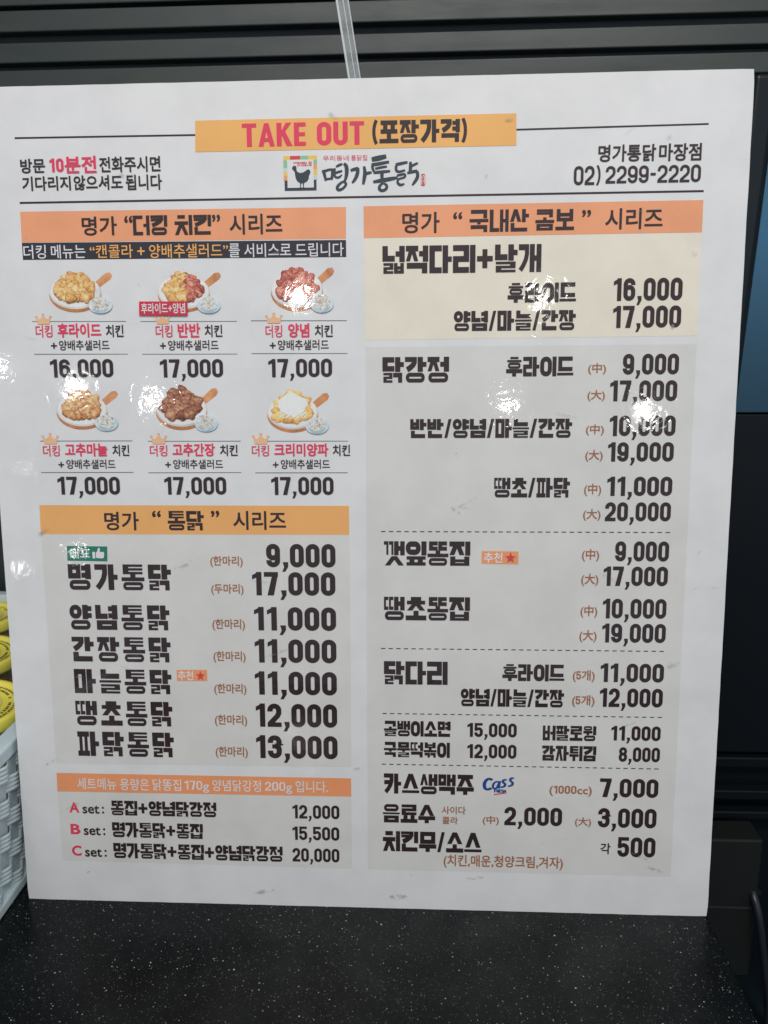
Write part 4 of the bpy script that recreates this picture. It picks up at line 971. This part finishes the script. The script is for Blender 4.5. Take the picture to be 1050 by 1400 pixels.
lb = empty('equipment_box', (.40, .25, -.29)); tag(lb, 'dull olive-black equipment box low beside the right end of the counter', 'box')
bm = bmesh.new(); box(bm, -.07, -.0, .0, .058, .04, .191, .002); bm_obj('box_shell', bm, OLV, lb)
bm = bmesh.new(); box(bm, -.069, -.0012, .098, .057, -.0001, .0995); bm_obj('seam', bm, GROOVE, lb)
bm = bmesh.new(); box(bm, -.069, .001, -.60, .057, .039, -.001); bm_obj('stand', bm, BLK, lb)
# drooping black cable
def tube(name, pts, r, mat, parent=None, seg=10):
    P = [Vector(p) for p in pts]
    for _ in range(2):
        o = [P[0]]
        for i in range(len(P) - 1): o += [P[i] * .75 + P[i + 1] * .25, P[i] * .25 + P[i + 1] * .75]
        o.append(P[-1]); P = o
    V, F = [], []
    for i, p in enumerate(P):
        d = (P[min(i + 1, len(P) - 1)] - P[max(i - 1, 0)]).normalized(); a = d.orthogonal().normalized() if abs(d.y) > .95 else d.cross(Vector((0, 1, 0))).normalized(); b = d.cross(a)
        for k in range(seg):
            th = 2 * math.pi * k / seg; V.append(tuple(p + (a * math.cos(th) + b * math.sin(th)) * r))
    for i in range(len(P) - 1):
        for k in range(seg): F.append((i * seg + k, i * seg + (k + 1) % seg, (i + 1) * seg + (k + 1) % seg, (i + 1) * seg + k))
    F += [tuple(range(seg))[::-1], tuple(range((len(P) - 1) * seg, len(P) * seg))]
    return mesh_obj(name, V, F, mat, parent, smooth=True)
t = NT('black_rubber'); t.set(Base_Color=(.018, .022, .03, 1), Roughness=.35)
cable = tube('black_cable', [(.470, .275, -.19), (.452, .255, -.165), (.456, .235, -.19), (.466, .232, -.25), (.480, .232, -.32), (.482, .232, -.50), (.482, .232, -.90)], .0045, t.m)
tag(cable, 'thin black cable hanging down beyond the counter end, with its top bent over', 'cable')

t = NT('pale_blue_plastic'); t.set(Base_Color=(.22, .52, .62, 1), Roughness=.45)
crate = empty('blue_crate', CRATE_AT); tag(crate, 'pale blue plastic crate on the floor at the lower right, mostly out of view', 'crate')
bm = bmesh.new(); box(bm, 0, -.25, -.005, .35, -.242, .0, .001); box(bm, 0, -.008, -.005, .35, 0, 0, .001); box(bm, 0, -.2415, -.005, .008, -.0085, 0, .001); box(bm, .342, -.2415, -.005, .35, -.0085, 0, .001)
bm_obj('rim', bm, t.m, crate)
bm = bmesh.new()
for q in ((.001, -.249, .349, -.245), (.001, -.005, .349, -.001), (.001, -.2445, .005, -.0055), (.345, -.2445, .349, -.0055)): box(bm, q[0], q[1], -.42, q[2], q[3], -.0055)
box(bm, .006, -.244, -.42, .344, -.006, -.415)
bm_obj('body', bm, t.m, crate)

# ------------------------------------------------------------ basket of yellow-lidded tubs at the left
t = NT('pale_plastic_weave'); t.set(Base_Color=(.66, .76, .78, 1), Roughness=.35, Subsurface_Weight=.0); WV = t.m
t = NT('pale_plastic_rim'); t.set(Base_Color=(.62, .74, .77, 1), Roughness=.32); RIMM = t.m
BX = (-.64, -.3165); BY = (-.30, .40); ZT = .137
basket = empty('woven_basket', (-.48, .05, 0)); tag(basket, 'pale blue woven plastic basket of tubs left of the menu board', 'basket')
O = Vector((-.48, .05, 0))
def woven(name, p0, p1, out, length, flare=.010):
    """one side: rows of four-strand bands going over and under upright stakes"""
    rows = 8; pitch = .019; bp_ = .13 / rows; nper = max(2, round(length / pitch)); pit = length / nper; ns = nper * 6
    V, F = [], []; d = (Vector(p1) - Vector(p0)).normalized(); out = Vector(out)
    cs = []
    for b in range(4):
        for k in range(4): cs.append(((b + k / 4) / 4, math.sin(math.pi * k / 4)))
    cs.append((1, 0))
    for r_ in range(rows):
        base = len(V)
        for i in range(ns + 1):
            s_ = i / ns * length; w = math.sin(math.pi * s_ / pit + r_ * math.pi) * .0034
            sk = math.cos(math.pi * s_ / pit + r_ * math.pi) * .0012
            for c, h in cs:
                z = .006 + bp_ * (r_ + .0 + c * .99) + sk
                off = w + h * .0013 + flare * z / .13
                V.append(tuple(Vector(p0) + d * s_ + out * off + Vector((0, 0, z)) - O))
        m = len(cs)
        for i in range(ns):
            for k in range(m - 1): q = base + i * m + k; F.append((q, q + m, q + m + 1, q + 1))
    o = mesh_obj(name, V, F, WV, basket, smooth=True)
    bm = bmesh.new()
    for i in range(nper):
        c = Vector(p0) + d * (i + .5) * pit - O
        hw = .0066; a = c - d * hw; b = c + d * hw
        q = [bm.verts.new(a + Vector((0, 0, .004))), bm.verts.new(b + Vector((0, 0, .004))), bm.verts.new(b + out * flare + Vector((0, 0, ZT - .004))), bm.verts.new(a + out * flare + Vector((0, 0, ZT - .004)))]
        bm.faces.new(q)
        q2 = [bm.verts.new(v.co - out * .0015) for v in q]; bm.faces.new(q2[::-1])
        for k in range(4): j = (k + 1) % 4; bm.faces.new((q[k], q2[k], q2[j], q[j]))
    bmesh.ops.recalc_face_normals(bm, faces=bm.faces); bm_obj('stakes', bm, WV, o)
woven('woven_side', (BX[1], BY[0], 0), (BX[1], BY[1], 0), (1, 0, 0), BY[1] - BY[0])
woven('woven_side', (BX[0], BY[0], 0), (BX[0], BY[1], 0), (-1, 0, 0), BY[1] - BY[0])
woven('woven_end', (BX[0], BY[0], 0), (BX[1], BY[0], 0), (0, -1, 0), BX[1] - BX[0])
woven('woven_end', (BX[0], BY[1], 0), (BX[1], BY[1], 0), (0, 1, 0), BX[1] - BX[0])
def ring_frame(name, z0, z1, i0, i1, mat):
    bm = bmesh.new(); x0, x1, y0, y1 = BX[0] - .48 * 0 + .48, BX[1] + .48, BY[0] - .05, BY[1] - .05
    box(bm, x0 - i1, y0 - i1, z0, x1 + i1, y0 + i0, z1, .0022); box(bm, x0 - i1, y1 - i0, z0, x1 + i1, y1 + i1, z1, .0022)
    box(bm, x0 - i1, y0 + i0 + .0002, z0 + .0002, x0 + i0, y1 - i0 - .0002, z1 - .0002, .0022); box(bm, x1 - i0, y0 + i0 + .0002, z0 + .0002, x1 + i1, y1 - i0 - .0002, z1 - .0002, .0022)
    return bm_obj(name, bm, mat, basket)
ring_frame('rim', ZT - .001, ZT + .013, .004, .0130, RIMM)
ring_frame('base_rim', 0.0, .011, .006, .0055, RIMM)
bm = bmesh.new(); box(bm, BX[0] + .488, BY[0] - .042, .003, BX[1] + .472, BY[1] - .058, .006); bm_obj('floor_sheet', bm, WV, basket)

t = NT('yellow_lid'); t.set(Base_Color=(.95, .84, .12, 1), Roughness=.38); LID = t.m
t = NT('yellow_lid_field'); t.set(Base_Color=(.80, .74, .25, 1), Roughness=.42); LIDF = t.m
t = NT('amber_tub'); tc = t.n('ShaderNodeTexCoord'); n = t.n('ShaderNodeTexNoise', i_Scale=60.0, i_Detail=3.0); t.l(tc.outputs['Object'], n.inputs['Vector'])
t.l(t.ramp(n.outputs[0], [(.35, (.22, .11, .03, 1)), (.65, (.40, .25, .09, 1))]), t.b.inputs['Base Color']); t.set(Roughness=.25); TUBM = t.m
t = NT('olive_lid_print'); t.set(Base_Color=(.16, .14, .04, 1), Roughness=.5); LPR = t.m
t = NT('pale_green_label'); t.set(Base_Color=(.50, .60, .44, 1), Roughness=.5); LBL = t.m
def lathe(name, prof, mat, parent, seg=48):
    V, F = [], []; n = len(prof)
    for i in range(seg):
        a = 2 * math.pi * i / seg
        for r_, z in prof: V.append((r_ * math.cos(a), r_ * math.sin(a), z))
    for i in range(seg):
        j = (i + 1) % seg
        for k in range(n - 1): F.append((i * n + k, j * n + k, j * n + k + 1, i * n + k + 1))
    return mesh_obj(name, V, F, mat, parent, smooth=True)
def tub(loc, label, spin, tilt):
    t_ = empty('sauce_tub', loc); t_.rotation_euler = (tilt[0], tilt[1], spin)
    tag(t_, label, 'tub', 'yellow lidded tubs in the basket')
    R_ = .054; Hh = .132
    lathe('tub_body', [(0.0001, .001), (.040, .001), (.042, .003), (R_ - .004, Hh - .004)], TUBM, t_)
    l = lathe('lid', [(R_ - .003, Hh - .010), (R_ + .001, Hh - .010), (R_ + .0018, Hh - .008), (R_ + .0018, Hh + .0005), (R_, Hh + .003), (R_ - .003, Hh + .0032), (R_ - .005, Hh + .001), (R_ - .006, Hh - .0005), (.0001, Hh - .0005)], LID, t_)
    lathe('lid_field', [(R_ - .022, Hh + .0002), (.0001, Hh + .0002)], LIDF, l)
    V, F = [], []; rr = random.Random(spin)
    for ring, (ra, rb, n) in enumerate(((.0385, .0410, 64), (.0435, .0455, 76))):
        for i in range(n):
            if rr.random() < .16: continue
            a0 = 2 * math.pi * i / n; a1 = a0 + 2 * math.pi / n * rr.uniform(.45, .8); b = len(V)
            for a, q in ((a0, ra), (a0, rb), (a1, rb), (a1, ra)): V.append((q * math.cos(a), q * math.sin(a), Hh + .0003))
            F.append((b, b + 3, b + 2, b + 1))
    mesh_obj('lid_print', V, F, LPR, l)
    bm = bmesh.new(); box(bm, -.020, -.013, Hh + .0004, .022, .013, Hh + .0007); bm_obj('paper_label', bm, LBL, l)
tub((-.401, .100, .0065), 'yellow-lidded tub nearest the front of the woven basket, pale label on its lid', .4, (.05, .03))
tub((-.466, .222, .0065), 'yellow-lidded tub second from the front, in the middle of the woven basket', 2.1, (.02, -.02))
tub((-.514, .336, .0065), 'yellow-lidded tub at the far end of the woven basket, highest in the photo', 4.0, (.04, .02))
